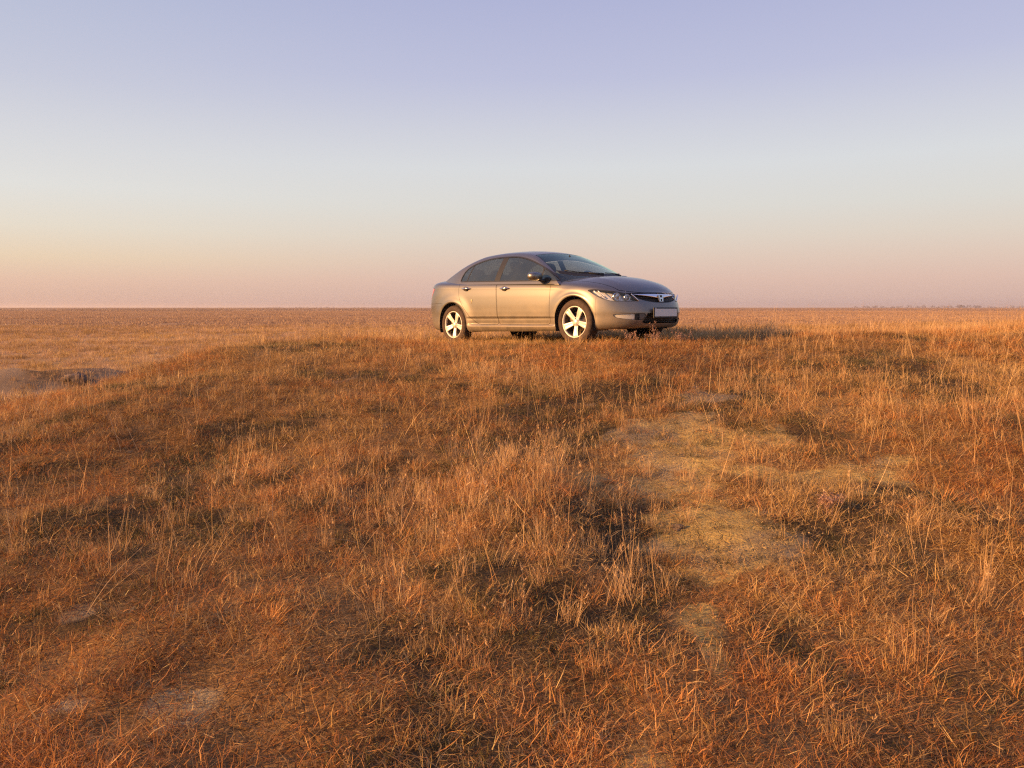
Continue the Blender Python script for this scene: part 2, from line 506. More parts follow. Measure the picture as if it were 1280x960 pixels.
# ------------------------------------------------------------------ the car
# car frame: X forward, Y left, Z up, origin on the ground under the middle of the wheelbase
class Surf:
    """polygon soup with vertex columns x y z nx ny nz arc v that can be cut along implicit curves"""
    def __init__(s, V, F):
        s.V, s.F = V, F
    def split(s, field):
        d = field(s.V)
        d = np.where(np.abs(d) < 1e-5, 0.0, d)
        dl = d.tolist()
        new, cache = [], {}
        n0 = len(s.V)
        V = s.V
        def cutpt(a, b):
            k = (a, b) if a < b else (b, a)
            if k not in cache:
                t = dl[k[0]] / (dl[k[0]] - dl[k[1]])
                new.append(V[k[0]] * (1 - t) + V[k[1]] * t)
                cache[k] = n0 + len(new) - 1
            return cache[k]
        neg, pos = [], []
        for f in s.F:
            q = [dl[i] for i in f]
            if max(q) <= 0:
                neg.append(f)
            elif min(q) >= 0:
                pos.append(f)
            else:
                A, B = [], []
                for i in range(len(f)):
                    a, b = f[i], f[(i + 1) % len(f)]
                    da, db = q[i], q[(i + 1) % len(f)]
                    if da <= 0:
                        A.append(a)
                    if da >= 0:
                        B.append(a)
                    if da * db < 0:
                        c = cutpt(a, b)
                        A.append(c)
                        B.append(c)
                if len(A) > 2:
                    neg.append(tuple(A))
                if len(B) > 2:
                    pos.append(tuple(B))
        W = np.vstack([V, np.array(new)]) if new else V
        return Surf(W, neg).clean(), Surf(W, pos).clean()
    def clean(s):
        if not s.F:
            return Surf(s.V[:0], [])
        used = np.zeros(len(s.V), bool)
        for f in s.F:
            for i in f:
                used[i] = True
        mp = np.cumsum(used) - 1
        return Surf(s.V[used], [tuple(int(mp[i]) for i in f) for f in s.F])
    def offset(s, d):
        V = s.V.copy()
        V[:, :3] += V[:, 3:6] * d
        return Surf(V, s.F)
    def merge(s, o):
        n = len(s.V)
        return Surf(np.vstack([s.V, o.V]), s.F + [tuple(i + n for i in f) for f in o.F])
    def obj(s, name, mat, parent, thick=0.0, rim=None):
        if not s.F:
            return None
        me = mesh_py(name, s.V[:, :3], s.F)
        o = link_mesh(name, me, mat, parent)
        nn = s.V[:, 3:6] / np.maximum(np.linalg.norm(s.V[:, 3:6], axis=1, keepdims=True), 1e-9)
        me.normals_split_custom_set_from_vertices([tuple(x) for x in nn])
        if thick:
            md = o.modifiers.new('thickness', 'SOLIDIFY')
            md.thickness = thick
            md.offset = -1
            if rim:
                me.materials.append(rim)
                md.material_offset = 1
                md.material_offset_rim = 0
        return o

def poly_sd(px, py, poly):
    """signed distance to a closed polygon, negative inside"""
    poly = np.asarray(poly, float)
    best = np.full(px.shape, 1e9)
    inside = np.zeros(px.shape, bool)
    for (x0, y0), (x1, y1) in zip(poly, np.roll(poly, -1, 0)):
        dx, dy = x1 - x0, y1 - y0
        t = np.clip(((px - x0) * dx + (py - y0) * dy) / (dx * dx + dy * dy + 1e-12), 0, 1)
        best = np.minimum(best, np.hypot(px - x0 - t * dx, py - y0 - t * dy))
        if y0 != y1:
            c = ((y0 > py) != (y1 > py)) & (px < (x1 - x0) * (py - y0) / (y1 - y0) + x0)
            inside ^= c
    return np.where(inside, -best, best)

def curve(pts, n=10, closed=False):
    """Catmull-Rom through the points"""
    P = [np.array(p, float) for p in pts]
    out = []
    N = len(P)
    for i in range(N if closed else N - 1):
        p0 = P[(i - 1) % N] if closed or i > 0 else P[0]
        p1, p2 = P[i], P[(i + 1) % N]
        p3 = P[(i + 2) % N] if closed or i + 2 < N else P[-1]
        for k in range(n):
            t = k / n
            out.append(0.5 * ((2 * p1) + (p2 - p0) * t + (2 * p0 - 5 * p1 + 4 * p2 - p3) * t * t + (3 * p1 - p0 - 3 * p2 + p3) * t ** 3))
    if not closed:
        out.append(P[-1])
    return [tuple(o) for o in out]

# ---- materials
def paint_mat():
    m = Mat('car_paint')
    tc = m.n('ShaderNodeTexCoord').outputs['Object']
    fl = m.noise(900, 2, 0.5, tc)
    dn = m.noise(5, 5, 0.65, tc)
    z = m.n('ShaderNodeSeparateXYZ', {0: tc}).outputs['Z']
    dust = m.n('ShaderNodeMapRange', {'Value': z, 'From Min': 0.62, 'From Max': 0.15}).outputs[0]
    dust = m.math('MULTIPLY', m.math('ADD', m.math('MULTIPLY', dust, 1.2), 0.06), m.ramp(dn, [(0.25, (0.25, 0.25, 0.25)), (0.75, (0.8, 0.8, 0.8))]))
    base = m.mix(fl, (0.148, 0.142, 0.128), (0.262, 0.25, 0.225))
    m.set(Base_Color=m.mix(dust, base, (0.30, 0.235, 0.165)), Metallic=m.math('MULTIPLY_ADD', dust, -0.7, 0.88),
          Roughness=m.math('MULTIPLY_ADD', dust, 0.3, 0.39))
    m.bsdf.inputs['Coat Weight'].default_value = 0.55
    m.bsdf.inputs['Coat Roughness'].default_value = 0.07
    return m.m

def glass_mat(name, tint, refl=1.0, rough=0.02, dusty=.07):
    m = Mat(name)
    m.nt.nodes.remove(m.bsdf)
    tr = m.n('ShaderNodeBsdfTransparent', {'Color': tuple(tint) + (1,)})
    gl = m.n('ShaderNodeBsdfGlossy', {'Color': (.80, 1.0, .84, 1), 'Roughness': rough})
    bf_ = m.n('ShaderNodeNewGeometry').outputs['Backfacing']
    fr = m.n('ShaderNodeFresnel', {'IOR': m.math('MULTIPLY_ADD', bf_, 1 / 1.55 - 1.55, 1.55)})
    tc = m.n('ShaderNodeTexCoord').outputs['Object']
    du = m.n('ShaderNodeBsdfDiffuse', {'Color': (0.36, 0.38, 0.31, 1)})
    mx = m.n('ShaderNodeMixShader', {0: m.math('MULTIPLY', fr.outputs[0], refl), 1: tr.outputs[0], 2: gl.outputs[0]})
    df = m.ramp(m.noise(3, 3, 0.5, tc), [(0.2, (dusty * .5, dusty * .5, dusty * .5)), (0.8, (dusty, dusty, dusty))])
    mx2 = m.n('ShaderNodeMixShader', {0: df, 1: mx.outputs[0], 2: du.outputs[0]})
    m.nt.links.new(mx2.outputs[0], m.out.inputs[0])
    return m.m

PAINT = paint_mat()
GLASS = glass_mat('side_glass', (0.26, 0.29, 0.275), 2.0, .03, .08)
GLASS_F = glass_mat('windscreen_glass', (0.88, 0.92, 0.90), 1.2, .02, .03)
LENS = glass_mat('lamp_lens', (0.93, 0.93, 0.93), 1.0)
BLACK = simple_mat('black_plastic', (0.018, 0.018, 0.018), 0.55, vary=0.2)
SEAM = simple_mat('panel_gap', (0.025, 0.022, 0.02), 0.8)
RUBBER = simple_mat('window_rubber', (0.02, 0.02, 0.02), 0.45)
TYRE = simple_mat('tyre_rubber', (0.075, 0.052, 0.040), 0.85, spec=0.25, bump=(60, 0.5, 0.004), vary=0.3, vscale=20)
BARREL = simple_mat('dark_brown_barrel', (0.16, 0.12, 0.085), 0.6, metal=0.3, vary=.3)  # darker and browner than the alloy of lip and spokes
ALLOY = simple_mat('alloy', (0.78, 0.74, 0.64), 0.42, metal=0.35, vary=0.06)
STEEL = simple_mat('brake_steel', (0.22, 0.17, 0.13), 0.45, metal=0.8, vary=0.3)
CHROME = simple_mat('chrome', (0.85, 0.85, 0.86), 0.12, metal=1.0)
REFL = simple_mat('lamp_reflector', (0.75, 0.75, 0.76), 0.2, metal=1.0)
CLOTH = simple_mat('seat_cloth', (0.035, 0.035, 0.038), 0.9, bump=(200, 0.3, 0.002), vary=0.2)
PLATE = simple_mat('plate_white', (0.60, 0.62, 0.60), 0.5)
DARKIN = simple_mat('cabin_trim', (0.02, 0.02, 0.022), 0.75, vary=0.2)
UNDER = simple_mat('underbody_black', (0.018, 0.015, 0.013), 0.9, vary=0.4, vscale=9)
WHITE_R = simple_mat('lamp_white', (.8, .78, .74), .3, metal=.2)
RED = simple_mat('tail_red', (0.35, 0.02, 0.015), 0.15, coat=1.0)
AMBER = simple_mat('indicator_amber', (0.7, 0.25, 0.04), 0.2, coat=1.0)

car = bpy.data.objects.new('parked_car', None)
C.objects.link(car)
_F = Vector((math.cos(CAR_HD) * math.cos(CAR_PT), math.sin(CAR_HD) * math.cos(CAR_PT), math.sin(CAR_PT)))
_L = Vector((-math.sin(CAR_HD), math.cos(CAR_HD), 0))
_U = _F.cross(_L)
car.matrix_world = Matrix(((_F.x, _L.x, _U.x, CAR_O[0]), (_F.y, _L.y, _U.y, CAR_O[1]), (_F.z, _L.z, _U.z, CAR_O[2]), (0, 0, 0, 1)))
car['label'] = 'dusty grey-bronze four-door saloon car parked on the crest of the dry grass mound'
car['category'] = 'car'

# ---- body shell tables
ZT = [(-2.45, .985), (-2.24, 1.008), (-1.9, 1.015), (-1.5, 1.0), (-1.2, .985), (-.6, .957), (0, .93), (.5, .907), (.9, .885), (1.3, .85), (1.6, .805), (1.9, .75), (2.15, .70), (2.3, .69)]
ZB = [(-2.3, .26), (-1.9, .22), (-1.2, .19), (1.2, .185), (1.9, .20), (2.3, .215)]
ZC = [(-2.45, 1.03), (-2.24, 1.062), (-2.12, 1.085), (-1.9, 1.095), (-1.6, 1.06), (-1.2, 1.0), (0, .95), (1.2, .965), (1.45, .957), (1.6, .94), (1.8, .893), (1.95, .838), (2.07, .765), (2.13, .703), (2.3, .69)]
LEV = [0.0, .04, .12, .20, .30, .42, .55, .70, .82, .92, 1.0]
INS = [.080, .045, .020, .014, .010, .003, 0, .003, .012, .026, .047]
XF = [2.17, 2.21, 2.242, 2.26, 2.270, 2.273, 2.258, 2.232, 2.20, 2.165, 2.128]
XR = [-2.25, -2.285, -2.31, -2.325, -2.335, -2.343, -2.335, -2.310, -2.29, -2.28, -2.24]
XC0, XC1 = 1.25, -1.3

def zt(x): return interp(x, ZT)
def belt(x): return zt(x)

NS, NT = 64, 26
vs = np.concatenate([np.linspace(0, 1, NS), 1 + np.linspace(0, 1, NT)[1:]])
def even(ex, ey, dx, dy, n):
    """angles giving evenly spaced points along a superelliptic corner"""
    t = np.linspace(0, math.pi / 2, 20001)
    x, y = dx * np.abs(np.cos(t)) ** ex, dy * np.sin(t) ** ey
    x[-1] = 0
    a = np.concatenate([[0], np.cumsum(np.hypot(np.diff(x), np.diff(y)))])
    return np.interp(np.linspace(0, a[-1], n), a, t)
thf = even(2 / 3.2, 2 / 2.2, 1.0, .86, 84)
thr = even(2 / 4.0, 2 / 2.6, 1.0, .86, 84)
NF = 84
us = [('f', t) for t in thf] + [('s', t) for t in np.linspace(0, 1, 132)[1:-1]] + [('r', t) for t in thr[::-1]]
Nu, Nv = len(us), len(vs)
XE, YE = np.zeros((Nu, Nv)), np.zeros((Nu, Nv))
vv = np.minimum(vs, 1)
ins, xf, xr = interp(vv, list(zip(LEV, INS))), interp(vv, list(zip(LEV, XF))), interp(vv, list(zip(LEV, XR)))
for i, (k, t) in enumerate(us):
    w0 = .872
    if k == 's':
        x = XC0 + (XC1 - XC0) * t
        XE[i] = x
        YE[i] = w0 - .007 * (2 * t - 1) ** 2 - ins
    elif k == 'f':
        XE[i] = XC0 + (xf - XC0) * (max(0.0, math.cos(t)) ** (2 / 3.2)) if t < math.pi / 2 - 1e-9 else XC0
        YE[i] = (w0 - .007 - ins) * math.sin(t) ** (2 / 2.2)
    else:
        XE[i] = XC1 + (xr - XC1) * (max(0.0, math.cos(t)) ** (2 / 4.0) if t < math.pi / 2 - 1e-9 else 0)
        YE[i] = (w0 - .007 - ins) * math.sin(t) ** (2 / 2.6)
side_m = vs <= 1
ZZ = interp(XE, ZB) + (zt(XE) - interp(XE, ZB)) * vv[None, :]
# lower door panel and sill relief
wx = sstep(-1.0, -.86, XE) * sstep(1.02, .9, XE)
crease = .400 - .018 * XE
ZS = ZZ - crease
rel = interp(ZS, [(-.25, .03), (-.215, 0.0), (-.14, -.004), (-.122, .002), (-.108, .030), (-.03, .020), (-.008, .020), (.004, 0.0), (.1, 0)])
YE = YE - rel * wx * side_m[None, :]
# wheel arch lips
for cx in (1.35, -1.35):
    r = np.hypot(XE - cx, ZZ - .31)
    YE = YE + (.016 * np.exp(-((r - .375) / .03) ** 2) + .012 * np.exp(-((r - .43) / .07) ** 2)) * side_m[None, :] * (YE > .6)
# shoulder tuck under the belt line (soft character line)
YE = YE + .004 * np.exp(-((ZZ - (zt(XE) - .085)) / .02) ** 2) * side_m[None, :] * sstep(1.6, .9, XE) * sstep(-2.1, -1.7, XE)
# top surface: hood and boot lid
tp = vs > 1
s_ = (vs - 1)[tp]
ye = YE[:, NS - 1][:, None]
YE[:, tp] = ye * (1 - s_)[None, :]
rr = (1 - s_)[None, :] ** 2.5
XE[:, tp] = XE[:, NS - 1][:, None]
ZE = zt(XE[:, tp])
ZZ[:, tp] = interp(XE[:, tp], ZC) * (1 - rr) + ZE * rr
# raised hood edges (subtle crease lines)
ZZ[:, tp] += .006 * np.exp(-((YE[:, tp] - .50) / .06) ** 2) * sstep(1.2, 1.5, XE[:, tp]) * sstep(2.1, 1.9, XE[:, tp])
G = np.stack([XE, YE, ZZ], -1)
for _ in range(10):
    L = G.copy()
    L[:, 1:-1] = G[:, 1:-1] * .5 + .25 * (G[:, 2:] + G[:, :-2])
    wv = np.exp(-((np.arange(Nv) - (NS - 1)) / 5.0) ** 2)[None, :, None]
    G = G * (1 - wv) + L * wv
for _ in range(6):
    L = G.copy()
    L[1:-1] = G[1:-1] * .5 + .25 * (G[2:] + G[:-2])
    L[:, :, 1] = np.where(np.arange(Nu)[:, None] < 2, G[:, :, 1], L[:, :, 1])
    G = L

def grid_surf(G, arc, vcol, symmetric=True):
    """half grid (y >= 0) mirrored to a full shell"""
    du = np.gradient(G, axis=0)
    dv = np.gradient(G, axis=1)
    N = np.cross(du, dv)
    # orient outwards
    c = np.array([0, 0, .6])
    N = N / np.maximum(np.linalg.norm(N, axis=-1, keepdims=True), 1e-12)
    sgn = np.sign(np.mean(np.sum(N * (G - c), -1)))
    N = N * sgn
    for e, q in ((0, 2), (-1, -3)):
        N[e] = N[q] * np.array([1, 0, 1])
        if e == 0:
            N[1] = N[2] * np.array([1, .5, 1])
        else:
            N[-2] = N[-3] * np.array([1, .5, 1])
    N[:, -1] *= np.array([1, 0, 1])
    N = N / np.maximum(np.linalg.norm(N, axis=-1, keepdims=True), 1e-12)
    nu, nv = G.shape[:2]
    ids = np.arange(nu * nv).reshape(nu, nv)
    V = np.concatenate([G.reshape(-1, 3), N.reshape(-1, 3), np.repeat(arc, nv)[:, None], np.tile(vcol, nu)[:, None]], 1)
    q = np.stack([ids[:-1, :-1], ids[1:, :-1], ids[1:, 1:], ids[:-1, 1:]], -1).reshape(-1, 4)
    # face orientation check
    a, b, c4 = V[q[:, 0], :3], V[q[:, 1], :3], V[q[:, 2], :3]
    fn = np.cross(b - a, c4 - a)
    if np.mean(np.sum(fn * V[q[:, 1], 3:6], 1)) < 0:
        q = q[:, ::-1]
    V2 = V.copy()
    V2[:, 1] *= -1
    V2[:, 4] *= -1
    # weld the centre line
    qq = q[:, ::-1] + len(V)
    Vall = np.vstack([V, V2])
    F = [tuple(r) for r in q.tolist()] + [tuple(r) for r in qq.tolist()]
    remap = np.arange(len(Vall))
    for j in range(nu):
        remap[ids[j, -1] + len(V)] = ids[j, -1]
    for e in (0, nu - 1):
        for j in range(nv):
            remap[ids[e, j] + len(V)] = ids[e, j]
    # collapse the degenerate top rows at nose and tail
    F2 = []
    rm = remap.tolist()
    for f in F:
        g = []
        for i in f:
            i = rm[i]
            if not g or g[-1] != i:
                g.append(i)
        if g[0] == g[-1]:
            g.pop()
        if len(set(g)) > 2:
            F2.append(tuple(g))
    return Surf(Vall, F2).clean()

ref = G[:, int(NS * .55), :2]
arc = np.concatenate([[0], np.cumsum(np.hypot(*np.diff(ref, axis=0).T))])
ARC_END = arc[-1]
def arc_x(x, rear=False):
    n = len(ref) // 2
    return float(np.interp(-x, -ref[:, 0], arc))
def arc_y(y):
    return float(np.interp(y, ref[:NF - 4, 1], arc[:NF - 4]))
shell = grid_surf(G, arc, vs)
shell_floor = G[:, 0, :]

X, Y, Z = (lambda V: V[:, 0]), (lambda V: np.abs(V[:, 1])), (lambda V: V[:, 2])
ARC, VV = (lambda V: V[:, 6]), (lambda V: V[:, 7])

# 1 wheel arches
R_ARCH = .362
def f_arch(V):
    d = np.minimum(np.hypot(X(V) - 1.35, Z(V) - .308), np.hypot(X(V) + 1.35, Z(V) - .308)) - R_ARCH
    return np.maximum(d, .45 - Y(V))
_, shell = shell.split(f_arch)
# 2 opening under the cabin
def gh_base(x): return interp(x, [(-2.1, .60), (-1.9, .70), (-1.6, .80), (-1.25, .862), (-.9, .87), (.5, .87), (.9, .862), (1.15, .85), (1.45, .82)])
def f_cabin(V):
    x = X(V)
    yb = gh_base(x) - .10
    front = x - (1.30 - .38 * (Y(V) / .75) ** 2)
    back = (-1.80 + .14 * (Y(V) / .7) ** 2) - x
    return np.maximum.reduce([Y(V) - yb, front, back, (1.02 - VV(V)) * .7])
_, shell = shell.split(f_cabin)

def carve(surf, sdf, gap=.003, depth=.010):
    """returns rest, panel; the narrow gap between them becomes a sunken dark strip"""
    global seams
    inner, rest = surf.split(sdf)
    panel, strip1 = inner.split(lambda V: sdf(V) + gap)
    strip2, rest = rest.split(lambda V: sdf(V) - gap)
    seams = strip1.merge(strip2).offset(-depth) if seams is None else seams.merge(strip1.merge(strip2).offset(-depth))
    return rest, panel
seams = None

# 3 headlights, in (arc, z)
hl_pts = [(arc_x(1.635), .738), (arc_x(1.75), .742), (arc_x(1.9), .722), (arc_y(.66), .700), (arc_y(.54), .665), (arc_y(.44), .592), (arc_y(.455), .573),
          (arc_y(.60), .572), (arc_y(.72), .578), (arc_x(1.86), .605), (arc_x(1.76), .655), (arc_x(1.68), .705)]
HL = curve(hl_pts, 6, True)
f_hl = lambda V: np.maximum(poly_sd(ARC(V), Z(V), HL), .2 - X(V))
shell, headl = carve(shell, f_hl, .003, .008)

# 4 grille in (y, z)
GR = curve([(-.56, .683), (-.30, .690), (0, .693), (.30, .690), (.56, .683)], 8)
GR += curve([(.56, .683), (.50, .640), (.36, .585), (.20, .556), (0, .548), (-.20, .556), (-.36, .585), (-.50, .640), (-.56, .683)], 6)[1:-1]
f_gr = lambda V: np.maximum(poly_sd(V[:, 1], Z(V), GR), 1.8 - X(V))
grille_s, shell = shell.split(f_gr)

# 5 lower intake and fog lamp recesses
IN = [(-.33, .408), (.33, .408), (.40, .29), (.36, .268), (-.36, .268), (-.40, .29)]
f_in = lambda V: np.maximum(poly_sd(V[:, 1], Z(V), IN), 1.8 - X(V))
intake_s, shell = shell.split(f_in)
FG = curve([(arc_y(.375), .402), (arc_y(.55), .404), (arc_y(.68), .402), (arc_y(.735), .396), (arc_y(.71), .355), (arc_y(.62), .332), (arc_y(.53), .322), (arc_y(.42), .315), (arc_y(.385), .33)], 5, True)
f_fg = lambda V: np.maximum(poly_sd(ARC(V), Z(V), FG), 1.5 - X(V))
fog_s, shell = shell.split(f_fg)

# 6 tail lamps
TL = curve([(ARC_END - arc_y(.30), .93), (arc_x(-2.0), .935), (arc_x(-1.93), .90), (arc_x(-2.02), .80), (arc_x(-2.12), .72), (ARC_END - arc_y(.30), .715)], 6, True)
f_tl = lambda V: np.maximum(poly_sd(ARC(V), Z(V), TL), X(V) + 1.5)
shell, tail_s = carve(shell, f_tl, .003, .006)

# 7 hood and boot lid
def f_hood(V):
    hh = interp(X(V), [(1.1, .715), (1.5, .70), (1.8, .655), (2.0, .60), (2.2, .56)])
    return np.maximum.reduce([(Y(V) - hh), (.972 - VV(V)) * .7, (1.02 - X(V))])
shell, hood_s = carve(shell, f_hood, .004, .012)
def f_boot(V):
    return np.maximum.reduce([Y(V) - .60, X(V) + 1.70, .73 - Z(V)])
shell, boot_s = carve(shell, f_boot, .003, .012)

# 8 bumpers
def f_fb(V):
    top = np.interp(ARC(V), [0, arc_y(.44), arc_y(.52), 9], [.76, .76, .60, .60])
    top = np.where(X(V) < 1.9, .66, top)
    return np.maximum(1.735 - X(V), Z(V) - top)
shell, fbump = carve(shell, f_fb, .0012, .006)
def f_rb(V):
    top = .668 + .0 * X(V)
    return np.maximum(X(V) + 1.60, Z(V) - top)
shell, rbump = carve(shell, f_rb, .002, .006)

# 9 doors in (x, z)
FD = [(.905, 1.2), (.905, .86), (.893, .50), (.885, .33), (.862, .292), (.82, .281), (-.20, .297), (-.226, .31), (-.229, .36), (-.232, .66), (-.262, .95), (-.262, 1.2)]
RD = [(-.276, 1.2), (-.276, .95), (-.246, .66), (-.243, .36), (-.243, .315), (-.27, .298)] + curve([(-.55, .302), (-.66, .305), (-.74, .318), (-.80, .35), (-.90, .43), (-.99, .53), (-1.09, .645), (-1.155, .75), (-1.178, .86)], 4) + [(-1.182, .95), (-1.182, 1.2)]
doors = {}
for nm, poly, xr_ in (('front', FD, None), ('rear', RD, None)):
    f_d = lambda V, poly=poly: np.maximum(poly_sd(X(V), Z(V), poly), .62 - Y(V))
    shell, doors[nm] = carve(shell, f_d, .0028, .012)

# body (fenders, quarters, sills)
body_o = shell.obj('body', PAINT, car)
for nm in ('front_bumper', 'rear_bumper', 'hood', 'boot_lid'):
    {'front_bumper': fbump, 'rear_bumper': rbump, 'hood': hood_s, 'boot_lid': boot_s}[nm].obj(nm, PAINT, car)
seam_o = seams.obj('panel_gaps', SEAM, car)

# underbody plate
fl = [(p[0], p[1], .205) for p in shell_floor[::4]]
fl += [(shell_floor[-1][0], 0, .22)]
bm = bmesh.new()
ring = [bm.verts.new((x * .985, y, z)) for x, y, z in fl] + [bm.verts.new((x * .985, -y, z)) for x, y, z in fl[::-1]]
bmesh.ops.remove_doubles(bm, verts=bm.verts, dist=1e-4)
bm.verts.ensure_lookup_table()
bmesh.ops.contextual_create(bm, geom=bm.verts)
bm_obj('underbody', bm, UNDER, car, smooth=False)
for sx in (1.35, -1.35):
    for sy in (1, -1):
        bm = bmesh.new()
        n = 28
        rows = []
        for yy in (.852, .52):
            rows.append([bm.verts.new((sx + .366 * math.cos(a), sy * yy, .308 + .366 * math.sin(a))) for a in np.linspace(-.35, math.pi + .35, n)])
        for j in range(n - 1):
            bm.faces.new((rows[0][j], rows[0][j + 1], rows[1][j + 1], rows[1][j]))
        bm.faces.new(rows[1])
        bm_obj('wheel_housing', bm, UNDER, car)

# ---- greenhouse
GZC = [(1.50, .885), (1.33, .950), (1.1, 1.052), (.9, 1.147), (.6, 1.282), (.33, 1.383), (.1, 1.424), (-.2, 1.449), (-.5, 1.458), (-.8, 1.452), (-1.1, 1.414), (-1.35, 1.352), (-1.6, 1.262), (-1.8, 1.175), (-1.95, 1.11), (-2.08, 1.045)]
GDR = [(-2.08, .14), (-1.8, .13), (-1.5, .125), (-1.2, .11), (-.8, .085), (-.1, .072), (.33, .070), (.73, .075), (.95, .085), (1.12, .115), (1.5, .15)]
def gtop(x, y): return interp(x, GZC) - interp(x, GDR) * (np.abs(y) / .62) ** 2.2
def gside(x, z): return gh_base(x) - np.maximum(0, z - .85) * .45 - np.maximum(0, z - .93) ** 2 * .3
xs = np.concatenate([np.linspace(1.50, .2, 90), np.linspace(.2, -2.06, 110)[1:]])
MS, MT = 30, 36
GG = np.zeros((len(xs), MS + MT - 1, 3))
rail_y, rail_z = [], []
for i, x in enumerate(xs):
    zb = float(belt(x)) - .03
    lo, hi = zb, float(interp(x, GZC))
    g = lambda z: float(gtop(x, float(gside(x, z)))) - z
    if g(lo) > 0:
        for _ in range(40):
            mid = (lo + hi) / 2
            if g(mid) > 0:
                lo = mid
            else:
                hi = mid
        zr_, yr_ = lo, float(gside(x, lo))
    else:
        a, b = 0.0, float(gside(x, zb))
        for _ in range(40):
            mid = (a + b) / 2
            if float(gtop(x, mid)) > zb:
                a = mid
            else:
                b = mid
        zr_, yr_ = zb, a
    rail_y.append(yr_)
    rail_z.append(zr_)
    t = np.linspace(0, 1, MS)
    zz = zb + (zr_ - zb) * t
    GG[i, :MS, 0] = x
    if zr_ > zb + 1e-6:
        GG[i, :MS, 1] = gside(x, zz)
    else:
        GG[i, :MS, 1] = yr_ + 1e-4 * (1 - t)
    GG[i, :MS, 2] = zz
    yy = yr_ * (1 - np.linspace(0, 1, MT))
    GG[i, MS - 1:, 0] = x
    GG[i, MS - 1:, 1] = yy
    GG[i, MS - 1:, 2] = gtop(x, yy)
for _ in range(14):
    L = GG.copy()
    L[:, 1:-1] = GG[:, 1:-1] * .5 + .25 * (GG[:, 2:] + GG[:, :-2])
    wv = np.exp(-((np.arange(MS + MT - 1) - (MS - 1)) / 3.0) ** 2)[None, :, None]
    GG = GG * (1 - wv) + L * wv
RX, RY, RZ = xs[::-1], np.array(rail_y)[::-1], np.array(rail_z)[::-1]
gvs = np.concatenate([np.linspace(0, 1, MS), 1 + np.linspace(0, 1, MT)[1:]])

def grid_surf2(G, vcol):
    du = np.gradient(G, axis=0)
    dv = np.gradient(G, axis=1)
    N = np.cross(du, dv)
    N = N / np.maximum(np.linalg.norm(N, axis=-1, keepdims=True), 1e-12)
    if np.mean(N[..., 2]) < 0:
        N = -N
    N[:, -1] *= np.array([1, 0, 1])
    nu, nv = G.shape[:2]
    ids = np.arange(nu * nv).reshape(nu, nv)
    V = np.concatenate([G.reshape(-1, 3), N.reshape(-1, 3), np.zeros((nu * nv, 1)), np.tile(vcol, nu)[:, None]], 1)
    q = np.stack([ids[:-1, :-1], ids[1:, :-1], ids[1:, 1:], ids[:-1, 1:]], -1).reshape(-1, 4)
    a, b, c4 = V[q[:, 0], :3], V[q[:, 1], :3], V[q[:, 2], :3]
    if np.mean(np.sum(np.cross(b - a, c4 - a) * V[q[:, 1], 3:6], 1)) < 0:
        q = q[:, ::-1]
    V2 = V.copy()
    V2[:, 1] *= -1
    V2[:, 4] *= -1
    qq = q[:, ::-1] + len(V)
    F = [tuple(r) for r in q.tolist()]
    cen = {int(ids[j, -1]) + len(V): int(ids[j, -1]) for j in range(nu)}
    F += [tuple(cen.get(i, i) for i in r) for r in qq.tolist()]
    return Surf(np.vstack([V, V2]), F).clean()

gh = grid_surf2(GG, gvs)
# drop what lies under hood and boot lid
def hood_z(V):
    e = np.clip(Y(V) / np.maximum(interp(X(V), [(-2.3, .3), (-2.1, .66), (-1.8, .80), (-1.3, .82), (1.3, .82), (1.7, .78), (2.1, .5)]), .05), 0, 1)
    return interp(X(V), ZC) * (1 - e ** 2.5) + zt(X(V)) * e ** 2.5
f_under = lambda V: np.where(VV(V) > 1.0, Z(V) - hood_z(V) + .012, .1)
under_, gh = gh.split(f_under)
# side window openings
DLO = curve([(-1.200, 1.006), (-1.206, 1.05), (-1.196, 1.115), (-1.150, 1.195), (-1.02, 1.268), (-.78, 1.326), (-.49, 1.350), (-.10, 1.338), (.16, 1.298), (.44, 1.215), (.73, 1.098), (.95, .990), (1.05, .928)], 8)
DLO += [(1.085, .900), (1.07, .893), (.9, .899), (.5, .921), (0, .944), (-.6, .971), (-1.17, .998)]
def side_only(V):
    return (gside(X(V), Z(V)) - .05) - Y(V)
f_dlo = lambda V: np.maximum(poly_sd(X(V), Z(V), DLO), side_only(V))
glass_side, gh = gh.split(lambda V: f_dlo(V) - .004)
trim_ring, glass_side = glass_side.split(lambda V: -f_dlo(V) - .014)
# glass_side now inside; pillars
def pil(a, b, lean=0.0):
    return lambda V: np.maximum((a - lean * (Z(V) - .95)) - X(V), X(V) - (b - lean * (Z(V) - .95)))
bp, glass_side = glass_side.split(pil(-.345, -.222, .0))
div1, glass_side = glass_side.split(pil(-1.055, -1.030, -.12))
div2, glass_side = glass_side.split(pil(.675, .70, .0))
# windscreen and rear window
def f_ws(V):
    ry = np.interp(X(V), RX, RY)
    return np.maximum.reduce([Y(V) - (ry - .045), (.395 - .07 * (Y(V) / .55) ** 2) - X(V), (1.05 - VV(V)) * .5])
ws, gh = gh.split(f_ws)
ws_glass, ws_edge = ws.split(lambda V: f_ws(V) + .010)
cowl_cut = lambda V: X(V) - (1.30 - .36 * (Y(V) / .72) ** 2)
def f_rw(V):
    ry = np.interp(X(V), RX, RY)
    return np.maximum.reduce([Y(V) - (ry - .075), X(V) - (-1.08 + .05 * (Y(V) / .5) ** 2), (-1.86 + .12 * (Y(V) / .6) ** 2) - X(V), (1.05 - VV(V)) * .5])
rw, gh = gh.split(f_rw)
rw_glass, rw_edge = rw.split(lambda V: f_rw(V) + .015)
roof_o = gh.obj('roof', PAINT, car)
gh.offset(-.014).obj('roof_lining', DARKIN, roof_o)
